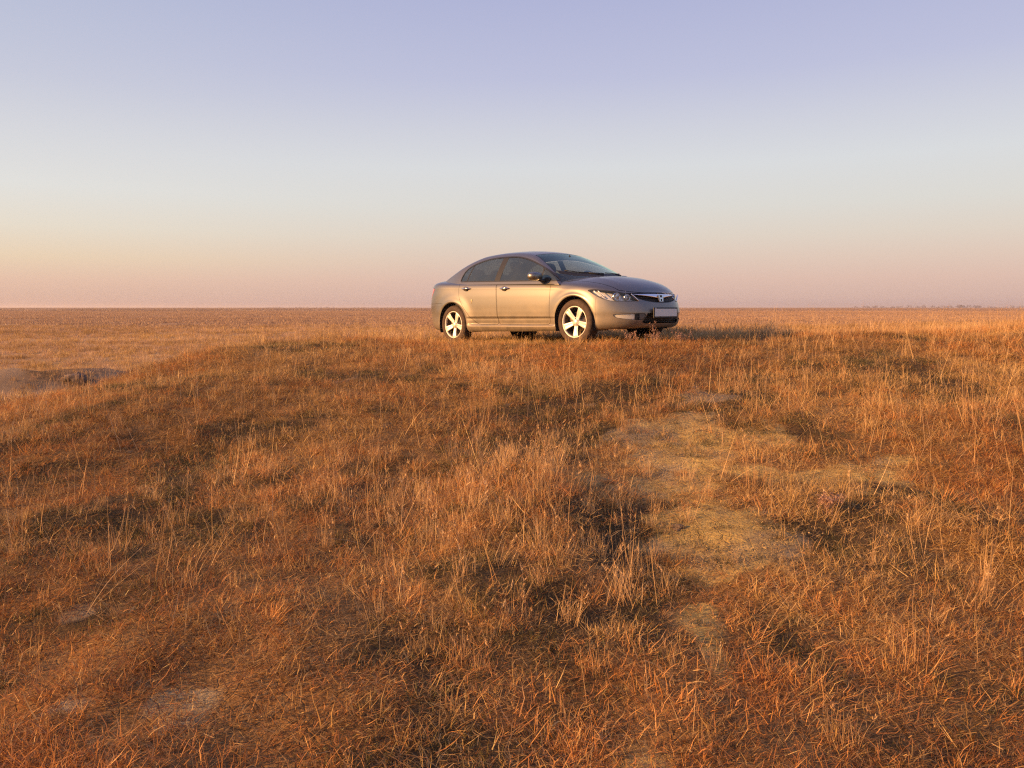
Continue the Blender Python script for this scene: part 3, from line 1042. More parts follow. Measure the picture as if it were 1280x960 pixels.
wsg = ws_glass.offset(-.002).obj('windscreen', GLASS_F, car)
ws_edge.offset(-.001).obj('windscreen_surround', BLACK, wsg)
rwg = rw_glass.offset(-.002).obj('rear_window', GLASS, car)
rw_edge.offset(-.001).obj('window_surround', BLACK, rwg)

def sgn_split(s, sy):
    """keeps one side of the car"""
    a, b = s.split(lambda V: -V[:, 1] * sy)
    return a

for sy, sname in ((-1, 'right'), (1, 'left')):
    fd = sgn_split(doors['front'], sy).obj('door', PAINT, car)
    rd = sgn_split(doors['rear'], sy).obj('door', PAINT, car)
    tr = sgn_split(trim_ring, sy)
    g = sgn_split(glass_side, sy)
    tr.obj('window_trim', RUBBER, car)
    sgn_split(bp, sy).offset(-.004).obj('door_pillar', BLACK, car)
    g1, rest = g.split(lambda V: -.23 - X(V))
    gq, g1 = g1.split(lambda V: .69 - X(V))
    g1.offset(-.006).obj('window', GLASS, fd)
    gq.offset(-.006).obj('quarter_window', GLASS, fd)
    sgn_split(div2, sy).offset(-.003).obj('window_divider', RUBBER, fd)
    g2, g3 = rest.split(lambda V: -1.045 - X(V))
    g2.offset(-.006).obj('window', GLASS, rd)
    g3.offset(-.006).obj('quarter_window', GLASS, rd)
    sgn_split(div1, sy).offset(-.003).obj('window_divider', RUBBER, rd)
    # handles
    for d, hx, hz in ((fd, -.055, .838), (rd, -.975, .878)):
        yy = .862
        bm = bmesh.new()
        add_super(bm, (hx - .01, sy * (yy + .010), hz), (.052, .012, .036), 2.2, 20, 10)
        cup = bm_obj('handle_cup', bm, simple_mat('handle_recess', (.12, .11, .10), .4, .5), d)
        bm = bmesh.new()
        n = 9
        pts, rads = [], []
        for k in range(n):
            t = k / (n - 1) * 2 - 1
            pts.append((hx + .1 * t, sy * (yy + .012 + .026 * (1 - t * t)), hz + .004))
            rads.append(.0125 - .006 * abs(t) ** 3)
        add_tube(bm, pts, rads, 8)
        bm_obj('handle', bm, CHROME, d)
    # mirror
    root = bmesh.new()
    rot = Matrix.Rotation(math.radians(-12 * sy), 3, 'Z')
    add_super(root, (.72, sy * .975, .975), (.085, .135, .062), 2.6, 24, 14, rot)
    for v in root.verts:
        if v.co.x < .685:
            v.co.x = .685 + (v.co.x - .685) * .25
    mi = bm_obj('door_mirror', root, PAINT, car)
    bm = bmesh.new()
    add_super(bm, (.672, sy * .975, .975), (.008, .118, .050), 3.0, 24, 8, rot)
    bm_obj('mirror_glass', bm, CHROME, mi)
    bm = bmesh.new()
    add_tube(bm, [(.74, sy * .93, .940), (.765, sy * .885, .918), (.80, sy * .835, .905)], [.030, .024, .030], 10)
    add_super(bm, (.83, sy * .832, .925), (.06, .016, .04), 2.5, 16, 8)
    bm_obj('mirror_arm', bm, BLACK, mi)

# dent and scratch on the near rear door
bm = bmesh.new()
add_super(bm, (-.838, -.8735, .688), (.013, .003, .022), 2.0, 12, 8)
add_super(bm, (-.842, -.8735, .650), (.006, .003, .018), 2.0, 10, 8)
bm_obj('paint_chip', bm, simple_mat('bare_filler', (.55, .45, .25), .6), car)

# ---- headlights
for sy in (-1, 1):
    h = sgn_split(headl, sy)
    lens = h.obj('headlight', LENS, car)
    hb = h.offset(-.055)
    hb.V[:, 0] -= .02
    hb.obj('lamp_housing', simple_mat('lamp_housing_grey', (.70, .69, .67), .4, .3), lens)
    # border wall between lens and housing
    side = h.split(lambda V: f_hl(V) + .006)[1]
    side.offset(-.004).obj('lamp_rim', BLACK, lens)
    for (cx, cy, cz, r) in ((1.965, .655, .635, .050), (2.055, .540, .622, .040)):
        bm = bmesh.new()
        prof = [(r * .25, -.06), (r * .6, -.045), (r * .9, -.018), (r, 0), (r * 1.08, .0), (r * 1.08, -.05)]
        add_lathe(bm, prof, 20, 'X')
        rt = Matrix.Rotation(math.radians(22 * sy), 4, 'Z')
        bmesh.ops.transform(bm, matrix=Matrix.Translation((cx, sy * cy, cz)) @ rt, verts=bm.verts)
        rf = bm_obj('lamp_reflector', bm, REFL, lens)
        bm = bmesh.new()
        add_super(bm, (cx - .025, sy * cy * 1.0, cz), (.022, .014, .014), 2, 12, 8)
        bm_obj('bulb', bm, simple_mat('bulb_glass', (.8, .8, .8), .1), lens)
    for dx_, w_ in ((0, .009), (.055, .006)):
        bm = bmesh.new()
        pts = []
        for t in np.linspace(0, 1, 6):
            x = 1.70 + dx_ + .10 * t
            y = float(np.interp(-x, -G[:NF + 20, int(NS * .75), 0], G[:NF + 20, int(NS * .75), 1]))
            pts.append((x, sy * (y - .008), .722 - .085 * t))
        add_tube(bm, pts, w_, 8)
        bm_obj('lamp_bar', bm, WHITE_R, lens)
    # bright diagonal bar at the inner end
    bm = bmesh.new()
    pts = []
    for t in np.linspace(0, 1, 6):
        y = .53 - .10 * t
        z = .668 - .095 * t
        x = float(np.interp(y, G[:NF - 4, int(NS * .72), 1], G[:NF - 4, int(NS * .72), 0]))
        pts.append((x + .004, sy * y, z))
    add_tube(bm, pts, [.005, .008, .009, .009, .009, .007], 8)
    bm_obj('lamp_bar', bm, CHROME, lens)
    tl = sgn_split(tail_s, sy)
    tl.obj('tail_light', RED, car, .01)

# ---- grille, emblem, plate, intake
def nose_x(y, z):
    v = np.clip((z - .215) / (.70 - .215), 0, 1)
    j = v * (NS - 1)
    j0 = int(min(j, NS - 2))
    f = j - j0
    a = np.interp(abs(y), G[:NF - 2, j0, 1], G[:NF - 2, j0, 0])
    b = np.interp(abs(y), G[:NF - 2, j0 + 1, 1], G[:NF - 2, j0 + 1, 0])
    return float(a * (1 - f) + b * f)
gback = grille_s.offset(-.035).obj('grille', BLACK, car)
gl_edge = grille_s.split(lambda V: f_gr(V) + .008)[1]
gl_edge.offset(-.004).obj('grille_frame', BLACK, gback)
for zc in (.645, .620, .596, .574):
    bm = bmesh.new()
    half = float(np.interp(zc, [.556, .585, .64, .683], [.2, .36, .50, .56])) - .015
    pts = [(nose_x(y, zc) - .022, y, zc) for y in np.linspace(-half, half, 25)]
    add_tube(bm, pts, .0045, 6)
    bm_obj('grille_slat', bm, BLACK, gback)
# chrome wing
bm = bmesh.new()
top, bot = [], []
for y in np.linspace(-.50, .50, 41):
    a = abs(y)
    zt_ = .672 - .004 * a
    zb_ = float(np.interp(a, [0, .06, .15, .30, .44, .50], [.606, .612, .628, .646, .662, .674]))
    x1 = nose_x(y, zt_) + .004
    x2 = nose_x(y, zb_) + .006
    top.append((x1, y, zt_))
    bot.append((x2, y, zb_))
rows = [[bm.verts.new((x - .02, y, z)) for x, y, z in top], [bm.verts.new(p) for p in top], [bm.verts.new((p[0] * .5 + q[0] * .5 + .004, p[1], (p[2] + q[2]) / 2)) for p, q in zip(top, bot)],
        [bm.verts.new(p) for p in bot], [bm.verts.new((x - .02, y, z)) for x, y, z in bot]]
for r0, r1 in zip(rows[:-1], rows[1:]):
    for k in range(40):
        bm.faces.new((r0[k], r0[k + 1], r1[k + 1], r1[k]))
bm_obj('grille_bar', bm, CHROME, gback)

def tilt_frame(x, y, z, yaw, pitch):
    return Matrix.Translation((x, y, z)) @ Matrix.Rotation(yaw, 4, 'Z') @ Matrix.Rotation(pitch, 4, 'Y')
# emblem: rounded trapezoid ring with an H, built in the YZ plane and pushed out along X
def ring_yz(bm, outer, inner, d):
    n = len(outer)
    A = [bm.verts.new((0, y, z)) for y, z in outer]
    B = [bm.verts.new((0, y, z)) for y, z in inner]
    A2 = [bm.verts.new((d, y * .96, z * .96)) for y, z in outer]
    B2 = [bm.verts.new((d, y * 1.03, z * 1.03)) for y, z in inner]
    for k in range(n):
        q = (k + 1) % n
        bm.faces.new((A[k], A[q], A2[q], A2[k]))
        bm.faces.new((A2[k], A2[q], B2[q], B2[k]))
        bm.faces.new((B2[k], B2[q], B[q], B[k]))
def slab_yz(bm, poly, d):
    A = [bm.verts.new((0, y, z)) for y, z in poly]
    B = [bm.verts.new((d, y, z)) for y, z in poly]
    n = len(poly)
    for k in range(n):
        q = (k + 1) % n
        bm.faces.new((A[k], A[q], B[q], B[k]))
    bm.faces.new(B)
bm = bmesh.new()
out_ = curve([(-.058, .046), (0, .050), (.058, .046), (.063, .034), (.048, -.038), (.036, -.048), (-.036, -.048), (-.048, -.038), (-.063, .034)], 4, True)
inn_ = [(y * .84, z * .82) for y, z in out_]
ring_yz(bm, out_, inn_, .010)
for s in (-1, 1):
    slab_yz(bm, [(s * .047, .040), (s * .030, .040), (s * .020, .004), (s * .018, -.040), (s * .032, -.040), (s * .036, 0)][::s], .012)
slab_yz(bm, [(-.024, .009), (.024, .009), (.021, -.008), (-.021, -.008)], .011)
ex = nose_x(0, .62) + .006
bmesh.ops.transform(bm, matrix=tilt_frame(ex, 0, .610, 0, math.radians(-9)), verts=bm.verts)
bm_obj('emblem', bm, CHROME, car, smooth=False, bevel=.002)
bm = bmesh.new()
slab_yz(bm, out_, .003)
bmesh.ops.transform(bm, matrix=tilt_frame(ex - .003, 0, .610, 0, math.radians(-9)), verts=bm.verts)
bm_obj('emblem_backing', bm, BLACK, car, smooth=False)

# number plate in its frame (blank)
px = nose_x(0, .40) + .012
bm = bmesh.new()
add_box(bm, (px, 0, .412), (.014, .548, .142))
pf = bm_obj('plate_frame', bm, BLACK, car, bevel=.004)
bm = bmesh.new()
add_box(bm, (px + .008, 0.0, .412), (.006, .505, .104))
bm_obj('number_plate', bm, PLATE, pf, bevel=.002)
for y in (-.235,):
    bm = bmesh.new()
    add_super(bm, (px + .012, y, .470), (.004, .012, .008), 2, 10, 6)
    bm_obj('plate_clip', bm, CHROME, pf)

ik = intake_s.offset(-.05).obj('lower_intake', BLACK, car)
for zc in (.385, .36, .335, .31, .287):
    bm = bmesh.new()
    add_tube(bm, [(nose_x(y, zc) - .028, y, zc) for y in np.linspace(-.37, .37, 17)], .005, 6)
    bm_obj('intake_slat', bm, BLACK, ik)
for sy in (-1, 1):
    f = sgn_split(fog_s, sy)
    fb = f.offset(-.022).obj('fog_lamp_bezel', BLACK, car)
    # side wall of the recess
    lamp, rest = f.split(lambda V: (arc_y(.515) - ARC(V)))
    lamp.offset(-.006).split(lambda V: f_fg(V) + .005)[0].obj('fog_lamp', LENS, fb)
    lamp.offset(-.018).split(lambda V: f_fg(V) + .004)[0].obj('lamp_reflector', WHITE_R, fb)
    gr_, r2 = rest.split(lambda V: arc_y(.452) - ARC(V))
    bl = r2.offset(-.006).split(lambda V: f_fg(V) + .006)[0]
    bl.obj('bezel_panel', simple_mat('bezel_grey', (.12, .105, .09), .5), fb)

# cowl, wipers, interior
cowl = bmesh.new()
rows = []
for k, (dx, dz) in enumerate(((-.10, .014), (-.03, .010), (.02, -.004), (.06, -.03))):
    row = []
    for y in np.linspace(-.70, .70, 33):
        bx = 1.30 - .38 * (abs(y) / .75) ** 2
        x = bx + dx
        z = max(float(gtop(x, y)) if k < 2 else 0, float(hood_z(np.array([[x, y, 0]]))[0])) + (.006 if k < 2 else -.004 - .02 * (k == 3))
        row.append(cowl.verts.new((x, y, z)))
    rows.append(row)
for r0, r1 in zip(rows[:-1], rows[1:]):
    for k in range(32):
        cowl.faces.new((r0[k], r0[k + 1], r1[k + 1], r1[k]))
bm_obj('cowl', cowl, BLACK, car)
for y0, y1, nm in ((-.18, .42, 0), (.55, -.02, 1)):
    bm = bmesh.new()
    a = []
    for t in np.linspace(0, 1, 12):
        y = (.60, -.05)[nm] * (1 - t) + (.02, -.60)[nm] * t
        x = 1.30 - .38 * (abs(y) / .75) ** 2 - .075 - .03 * t
        a.append((x, y, float(gtop(x, y)) + .016))
    add_tube(bm, a, .007, 6)
    w = bm_obj('wiper', bm, BLACK, car)
    bm = bmesh.new()
    y = (.45, -.10)[nm]
    bx = 1.30 - .38 * (abs(y) / .75) ** 2
    add_tube(bm, [(bx - .02, y, float(gtop(bx - .02, y)) + .02), a[5]], .009, 6)
    bm_obj('wiper_arm', bm, BLACK, w)

bm = bmesh.new()   # cabin floor, firewall, side cards
add_box(bm, (-.25, 0, .32), (2.9, 1.5, .10))
add_box(bm, (-1.42, 0, .72), (.10, 1.4, .75))
bm_obj('cabin_tub', bm, DARKIN, car)
for sy in (-1, 1):
    bm = bmesh.new()
    add_box(bm, (-.2, sy * .775, .62), (2.3, .05, .62))
    bm_obj('door_card', bm, DARKIN, car, bevel=.02)
bm = bmesh.new()
rows = []
for dx, zz in ((0, .945), (-.16, .955), (-.34, .962), (-.44, .93), (-.46, .85), (-.42, .60)):
    row = []
    for y in np.linspace(-.74, .74, 25):
        x = 1.22 - .34 * (abs(y) / .74) ** 2 * max(0, 1 + dx / .5) + dx
        z = zz - .05 * (abs(y) / .74) ** 4 + (.035 * math.exp(-((y - .37) / .16) ** 2) if -.46 < dx < -.1 else 0)
        if dx == 0:
            z = min(z, float(gtop(x, y)) - .01)
        row.append(bm.verts.new((x, y, z)))
    rows.append(row)
for r0, r1 in zip(rows[:-1], rows[1:]):
    for k in range(24):
        bm.faces.new((r0[k], r0[k + 1], r1[k + 1], r1[k]))
bm_obj('dashboard', bm, DARKIN, car)
bm = bmesh.new()   # steering wheel (left-hand drive)
n = 28
pts = []
rotm = Matrix.Translation((.62, .37, .93)) @ Matrix.Rotation(math.radians(-25), 4, 'Y')
for k in range(n + 1):
    t = 2 * math.pi * k / n
    pts.append(rotm @ Vector((0, .185 * math.cos(t), .185 * math.sin(t))))
add_tube(bm, pts, .015, 8, caps=False)
add_super(bm, (.63, .37, .93), (.035, .07, .055), 2.5, 14, 8)
for a in (math.pi, 0, -math.pi / 2):
    add_tube(bm, [rotm @ Vector((0, .05 * math.cos(a), .05 * math.sin(a))), rotm @ Vector((0, .18 * math.cos(a), .18 * math.sin(a)))], .014, 6)
bm_obj('steering_wheel', bm, DARKIN, car)

def seat(cx, cy, w, bench=False):
    bm = bmesh.new()
    R = Matrix.Rotation(math.radians(-20), 3, 'Y')
    add_super(bm, (cx, cy, .52), (.26, w, .10), 4, 24, 12)
    add_super(bm, (cx - .33, cy, .82), (.07, w * .96, .33), 3.5, 24, 14, R)
    s = bm_obj('seat', bm, CLOTH, car)
    for hy in ((-.42, 0, .42) if bench else (0,)):
        bm = bmesh.new()
        hx, hz = (cx - .46, 1.13) if bench else (cx - .475, 1.20)
        add_super(bm, (hx, cy + hy, hz), (.05, .13, .085), 3, 18, 10, R)
        add_tube(bm, [(hx + .05, cy + hy + .05, hz - .16), (hx + .01, cy + hy + .05, hz - .02)], .006, 6)
        add_tube(bm, [(hx + .05, cy + hy - .05, hz - .16), (hx + .01, cy + hy - .05, hz - .02)], .006, 6)
        bm_obj('headrest', bm, CLOTH, s)
seat(.18, -.37, .25)
seat(.18, .37, .25)
seat(-.72, 0, .62, True)
bm = bmesh.new()
add_super(bm, (.50, 0, 1.285), (.012, .11, .032), 3, 18, 8, Matrix.Rotation(math.radians(10), 3, 'Y'))
add_tube(bm, [(.52, 0, 1.29), (.50, 0, 1.335)], .01, 6)
bm_obj('inner_mirror', bm, BLACK, car)
bm = bmesh.new()
add_box(bm, (-1.60, 0, 1.045), (.42, 1.2, .02))
bm_obj('parcel_shelf', bm, DARKIN, car, bevel=.006)

# exhaust and suspension bits
bm = bmesh.new()
add_tube(bm, [(.9, .12, .23), (0, .12, .22), (-1.0, .12, .23), (-1.6, -.2, .25), (-2.15, -.45, .26)], .03, 10)
add_super(bm, (-1.85, -.35, .27), (.24, .12, .09), 3, 18, 10)
bm_obj('exhaust', bm, UNDER, car)
for sx in (1.35, -1.35):
    bm = bmesh.new()
    add_tube(bm, [(sx, -.66, .26), (sx, 0, .30), (sx, .66, .26)], .035, 8)
    bm_obj('axle', bm, UNDER, car)
for sx, bx in ((1.35, 1.35 - .375), (-1.35, -1.35 - .385)):
    pass

# ---- wheels
def build_wheel():
    w = bpy.data.objects.new('wheel', None)
    C.objects.link(w)
    w.parent = car
    # +Y of the wheel is its outer face
    bm = bmesh.new()
    prof = [(.214, .080), (.225, .094), (.245, .103), (.270, .104), (.290, .098), (.305, .085), (.3135, .068), (.3165, .040), (.317, .0),
            (.3165, -.040), (.3135, -.068), (.305, -.085), (.27, -.104), (.225, -.094), (.205, -.08)]
    add_lathe(bm, prof, 72)
    ty = bm_obj('tyre', bm, TYRE, w)
    bm = bmesh.new()
    for k in range(4):   # tread grooves as thin sunk bands
        yy = -.051 + .034 * k
        add_lathe(bm, [(.3178, yy - .004), (.3178, yy + .004)], 72)
    bm_obj('tread_groove', bm, BLACK, ty)
    bm = bmesh.new()
    add_lathe(bm, [(.2185, .070), (.2225, .086), (.220, .0935), (.2135, .0935), (.2075, .086), (.2035, .07), (.2030, .066)], 72)
    rim = bm_obj('rim', bm, ALLOY, w)
    bm = bmesh.new()
    add_lathe(bm, [(.2030, .066), (.198, .02), (.192, -.06), (.20, -.085)], 72)
    bm_obj('rim_barrel', bm, BARREL, rim)
    for k in range(5):
        a = -math.pi / 2 - math.radians(3) + k * 2 * math.pi / 5
        bm = bmesh.new()
        sec = []
        for t in np.linspace(0, 1, 9):
            r = .045 + (.2085 - .045) * t
            hw = .030 + .019 * t ** 1.2
            y0 = .060 + .030 * math.sin(t * 1.5) ** 1.3
            dep = .030 - .004 * t
            crown = .004
            pr = [(-hw, y0 - .006), (-hw * .86, y0), (-hw * .35, y0 - .003), (0, y0 - .008), (hw * .35, y0 - .003), (hw * .86, y0), (hw, y0 - .006), (hw * .7, y0 - dep), (-hw * .7, y0 - dep)]
            sec.append([(r, s, y) for s, y in pr])
        rows = []
        for ring_ in sec:
            rows.append([bm.verts.new((r * math.cos(a) - s * math.sin(a), y, r * math.sin(a) + s * math.cos(a))) for r, s, y in ring_])
        for r0, r1 in zip(rows[:-1], rows[1:]):
            for j in range(9):
                q = (j + 1) % 9
                bm.faces.new((r0[j], r0[q], r1[q], r1[j]))
        bm.faces.new(rows[0])
        bm.faces.new(rows[-1])
        bm_obj('spoke', bm, ALLOY, w)
    bm = bmesh.new()
    rg = add_lathe(bm, [(.066, .030), (.066, .058), (.060, .066), (.036, .068), (.034, .074), (.028, .078), (.001, .079)], 32)
    bm_obj('hub', bm, ALLOY, w)
    for k in range(5):
        a = -math.pi / 2 + math.pi / 5 + k * 2 * math.pi / 5
        bm = bmesh.new()
        add_lathe(bm, [(.0095, .060), (.0095, .0705), (.001, .0715)], 8, c=(.049 * math.cos(a), 0, .049 * math.sin(a)))
        bm_obj('lug_nut', bm, STEEL, w)
    bm = bmesh.new()
    add_lathe(bm, [(.001, .030), (.070, .030), (.072, .012), (.142, .012), (.144, -.008), (.07, -.012)], 48)
    bm_obj('brake_disc', bm, STEEL, w)
    bm = bmesh.new()
    add_super(bm, (.10, .014, .06), (.035, .03, .065), 3.5, 16, 10)
    bm_obj('brake_caliper', bm, STEEL, w)
    bm = bmesh.new()
    add_lathe(bm, [(.001, -.03), (.20, -.035)], 32)
    bm_obj('dust_shield', bm, UNDER, w)
    return w

w0 = build_wheel()
w0.location = (1.35, -.752, .309)
w0.rotation_euler = (0, 0, math.pi + math.radians(2))
for x, y, rz in ((-1.35, -.755, math.pi), (1.35, .752, math.radians(2)), (-1.35, .755, 0)):
    w = w0.copy()
    C.objects.link(w)
    w.location = (x, y, .309)
    w.rotation_euler = (0, 0, rz)
    for ch in list(w0.children):
        c = ch.copy()
        C.objects.link(c)
        c.parent = w
        for g_ in ch.children:
            d_ = g_.copy()
            C.objects.link(d_)
            d_.parent = c
# ------------------------------------------------------------------ dry grass
def grass_mat(name, stops, transl=0.25):
    m = Mat(name)
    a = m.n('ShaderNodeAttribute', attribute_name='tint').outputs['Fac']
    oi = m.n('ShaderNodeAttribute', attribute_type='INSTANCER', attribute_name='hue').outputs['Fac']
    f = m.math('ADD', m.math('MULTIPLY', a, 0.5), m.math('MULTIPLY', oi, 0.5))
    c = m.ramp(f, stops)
    df = m.n('ShaderNodeBsdfDiffuse', {'Color': c})
    tr = m.n('ShaderNodeBsdfTranslucent', {'Color': c})
    gl = m.n('ShaderNodeBsdfGlossy', {'Color': (1, 0.9, 0.7, 1), 'Roughness': 0.45})
    mx = m.n('ShaderNodeMixShader', {0: transl, 1: df.outputs[0], 2: tr.outputs[0]})
    m2 = m.n('ShaderNodeMixShader', {0: 0.035, 1: mx.outputs[0], 2: gl.outputs[0]})
    m.nt.nodes.remove(m.bsdf)
    m.nt.links.new(m2.outputs[0], m.out.inputs[0])
    return m.m

STRAW = grass_mat('dry_straw', [(0.0, (0.08, 0.040, 0.018)), (0.25, (0.26, 0.145, 0.055)), (0.5, (0.48, 0.295, 0.105)), (0.75, (0.62, 0.41, 0.16)), (1.0, (0.74, 0.53, 0.24))], .32)
RUSSET = grass_mat('russet_straw', [(0.0, (0.08, 0.032, 0.015)), (0.25, (0.30, 0.12, 0.036)), (0.5, (0.55, 0.24, 0.068)), (0.75, (0.70, 0.35, 0.11)), (1.0, (0.76, 0.50, 0.24))], .32)
TALLM = grass_mat('tall_straw', [(0.0, (0.22, 0.11, 0.055)), (0.35, (0.44, 0.25, 0.11)), (0.7, (0.62, 0.40, 0.19)), (1.0, (0.74, 0.54, 0.30))])
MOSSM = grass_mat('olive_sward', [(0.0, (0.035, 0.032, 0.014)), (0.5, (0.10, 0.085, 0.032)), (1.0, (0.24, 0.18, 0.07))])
FARM = grass_mat('plain_straw', [(0.0, (0.34, 0.205, 0.125)), (0.35, (0.50, 0.325, 0.195)), (0.7, (0.62, 0.42, 0.255)), (1.0, (0.70, 0.51, 0.33))])
HERBM = grass_mat('dead_herb', [(0.0, (0.26, 0.15, 0.10)), (0.5, (0.60, 0.38, 0.27)), (1.0, (0.80, 0.58, 0.43))], .35)

HORM = grass_mat('horizon_straw', [(0.0, (0.16, 0.105, 0.08)), (0.35, (0.22, 0.145, 0.105)), (0.7, (0.28, 0.18, 0.13)), (1.0, (0.34, 0.225, 0.16))])
FARM2 = grass_mat('far_straw', [(0.0, (0.24, 0.15, 0.10)), (0.35, (0.34, 0.22, 0.14)), (0.7, (0.42, 0.275, 0.175)), (1.0, (0.50, 0.34, 0.22))])

class Blades:
    def __init__(s):
        s.V, s.F, s.T = [], [], []
    def ribbon(s, pts, w, tint, up=None):
        """tapered, slightly twisted blade along pts"""
        n = len(pts)
        pts = np.asarray(pts)
        a = s.rng.uniform(0, math.pi)
        side = np.array([math.cos(a), math.sin(a), 0])
        b = len(s.V)
        for i in range(n):
            t = i / (n - 1)
            ww = w * (1 - t ** 1.6) * 0.5
            if i == n - 1:
                s.V.append(pts[i])
                s.T.append(tint)
            else:
                s.V += [pts[i] - side * ww, pts[i] + side * ww]
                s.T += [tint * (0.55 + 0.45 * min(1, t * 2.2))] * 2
        for i in range(n - 2):
            s.F.append((b + 2 * i, b + 2 * i + 1, b + 2 * i + 3, b + 2 * i + 2))
        s.F.append((b + 2 * n - 4, b + 2 * n - 3, b + 2 * n - 2))
    def blade(s, base, az, length, lean, curl, w, tint, n=4, kink=0.0):
        p = np.array(base, float)
        th = lean
        pts = [p.copy()]
        d = length / (n - 1)
        for i in range(n - 1):
            az += s.rng.normal(0, kink)
            th2 = th + curl * (i + 1) / (n - 1)
            p = p + d * np.array([math.cos(az) * math.sin(th2), math.sin(az) * math.sin(th2), math.cos(th2)])
            p[2] = max(p[2], 0.002)
            pts.append(p.copy())
        s.ribbon(pts, w, tint)
        return pts[-1], az, th2
    def seedhead(s, tip, az, th, ln, w, tint, k=7):
        d = np.array([math.cos(az) * math.sin(th), math.sin(az) * math.sin(th), math.cos(th)])
        for i in range(k):
            q = tip - d * ln * (1 - i / k)
            a2 = s.rng.uniform(0, 2 * math.pi)
            o = np.array([math.cos(a2), math.sin(a2), 0.9]) * w * (1.3 - i / k)
            s.ribbon([q, q + o * 0.5, q + o + d * w], w * 0.55, tint)
    def mesh(s, name, mat):
        me = mesh_py(name, s.V, s.F)
        a = me.attributes.new('tint', 'FLOAT', 'POINT')
        a.data.foreach_set('value', np.array(s.T, np.float32))
        me.materials.append(mat)
        return me

src = bpy.data.collections.new('grass sources')      # not linked to the scene: only instanced
def source(kind, i, blades, mat):
    o = bpy.data.objects.new('%s source %d' % (kind, i), blades.mesh(kind + ' tuft', mat))
    return o

def tuft(seed, nb, rad, l0, l1, lean0, lean1, curl, w, n=4, kink=0.25, heads=0.0, clump=1.0, radial=False):
    B = Blades()
    B.rng = np.random.default_rng(seed)
    g = B.rng
    for _ in range(nb):
        a, r = g.uniform(0, 2 * math.pi), rad * g.uniform(0, 1) ** clump
        L_ = g.uniform(l0, l1)
        az = a + g.normal(0, 1.1) if radial else g.uniform(0, 2 * math.pi)
        tint = float(np.clip(g.beta(.85, .95), 0, 1))
        tip, az2, th2 = B.blade((r * math.cos(a), r * math.sin(a), -0.01), az, L_, g.uniform(lean0, lean1), g.uniform(-0.2, 1) * curl, w * g.uniform(0.6, 1.3), tint, n, kink)
        if g.uniform() < heads:
            B.seedhead(tip, az2, th2, L_ * 0.22, 0.012, tint, 8)
    return B

def scatter(name, label, cat, sources, P, rot, scl, hue, idx):
    me = bpy.data.meshes.new(name)
    me.vertices.add(len(P))
    me.vertices.foreach_set('co', np.asarray(P, np.float32).ravel())
    for nm, ty, dat, key in (('rot', 'FLOAT_VECTOR', rot, 'vector'), ('scl', 'FLOAT_VECTOR', scl, 'vector'), ('hue', 'FLOAT', hue, 'value'), ('idx', 'INT', idx, 'value')):
        a = me.attributes.new(nm, ty, 'POINT')
        a.data.foreach_set(key, np.asarray(dat, np.int32 if ty == 'INT' else np.float32).ravel())
    o = bpy.data.objects.new(name, me)
    C.objects.link(o)
    coll = bpy.data.collections.new(name + ' kinds')
    for s_ in sources:
        coll.objects.link(s_)
    ng = bpy.data.node_groups.new(name, 'GeometryNodeTree')
    ng.interface.new_socket('Geometry', in_out='INPUT', socket_type='NodeSocketGeometry')
    ng.interface.new_socket('Geometry', in_out='OUTPUT', socket_type='NodeSocketGeometry')
    N, K = ng.nodes, ng.links
    gi, go = N.new('NodeGroupInput'), N.new('NodeGroupOutput')
    ci = N.new('GeometryNodeCollectionInfo')
    ci.inputs['Collection'].default_value = coll
    ci.inputs['Separate Children'].default_value = True
    ci.inputs['Reset Children'].default_value = True
    ip = N.new('GeometryNodeInstanceOnPoints')
    ip.inputs['Pick Instance'].default_value = True
    mp_ = N.new('GeometryNodeMeshToPoints')
    K.new(gi.outputs[0], mp_.inputs['Mesh'])
    K.new(mp_.outputs[0], ip.inputs['Points'])
    K.new(ci.outputs[0], ip.inputs['Instance'])
    def attr(nm, ty):
        n_ = N.new('GeometryNodeInputNamedAttribute')
        n_.data_type = ty
        n_.inputs['Name'].default_value = nm
        return n_.outputs[0]
    K.new(attr('idx', 'INT'), ip.inputs['Instance Index'])
    K.new(attr('rot', 'FLOAT_VECTOR'), ip.inputs['Rotation'])
    K.new(attr('scl', 'FLOAT_VECTOR'), ip.inputs['Scale'])
    K.new(ip.outputs[0], go.inputs[0])
    md = o.modifiers.new('scatter', 'NODES')
    md.node_group = ng
    o['kind'] = 'stuff'
    o['label'] = label
    o['category'] = cat
    return o

def in_view(x, y, marg=2.2):
    """keeps a generous wedge round the photographed ground"""
    return np.abs(x) < 0.72 * y + 1.2 + marg

def ray_free(x, y):
    """under the car's wheels and body the grass is short"""
    u = (x - CAR_O[0]) * math.cos(CAR_HD) + (y - CAR_O[1]) * math.sin(CAR_HD)
    v = -(x - CAR_O[0]) * math.sin(CAR_HD) + (y - CAR_O[1]) * math.cos(CAR_HD)
    return np.maximum(np.abs(u) - 2.2, np.abs(v) - 0.84)

def slope_rot(x, y, rng, k=0.6):
    e = 0.15
    dx = (height(x + e, y) - height(x - e, y)) / (2 * e)
    dy = (height(x, y + e) - height(x, y - e)) / (2 * e)
    n = len(x)
    return np.stack([np.arctan(dy) * k + rng.normal(0, .12, n), -np.arctan(dx) * k + rng.normal(0, .12, n), rng.uniform(0, 2 * math.pi, n)], 1)

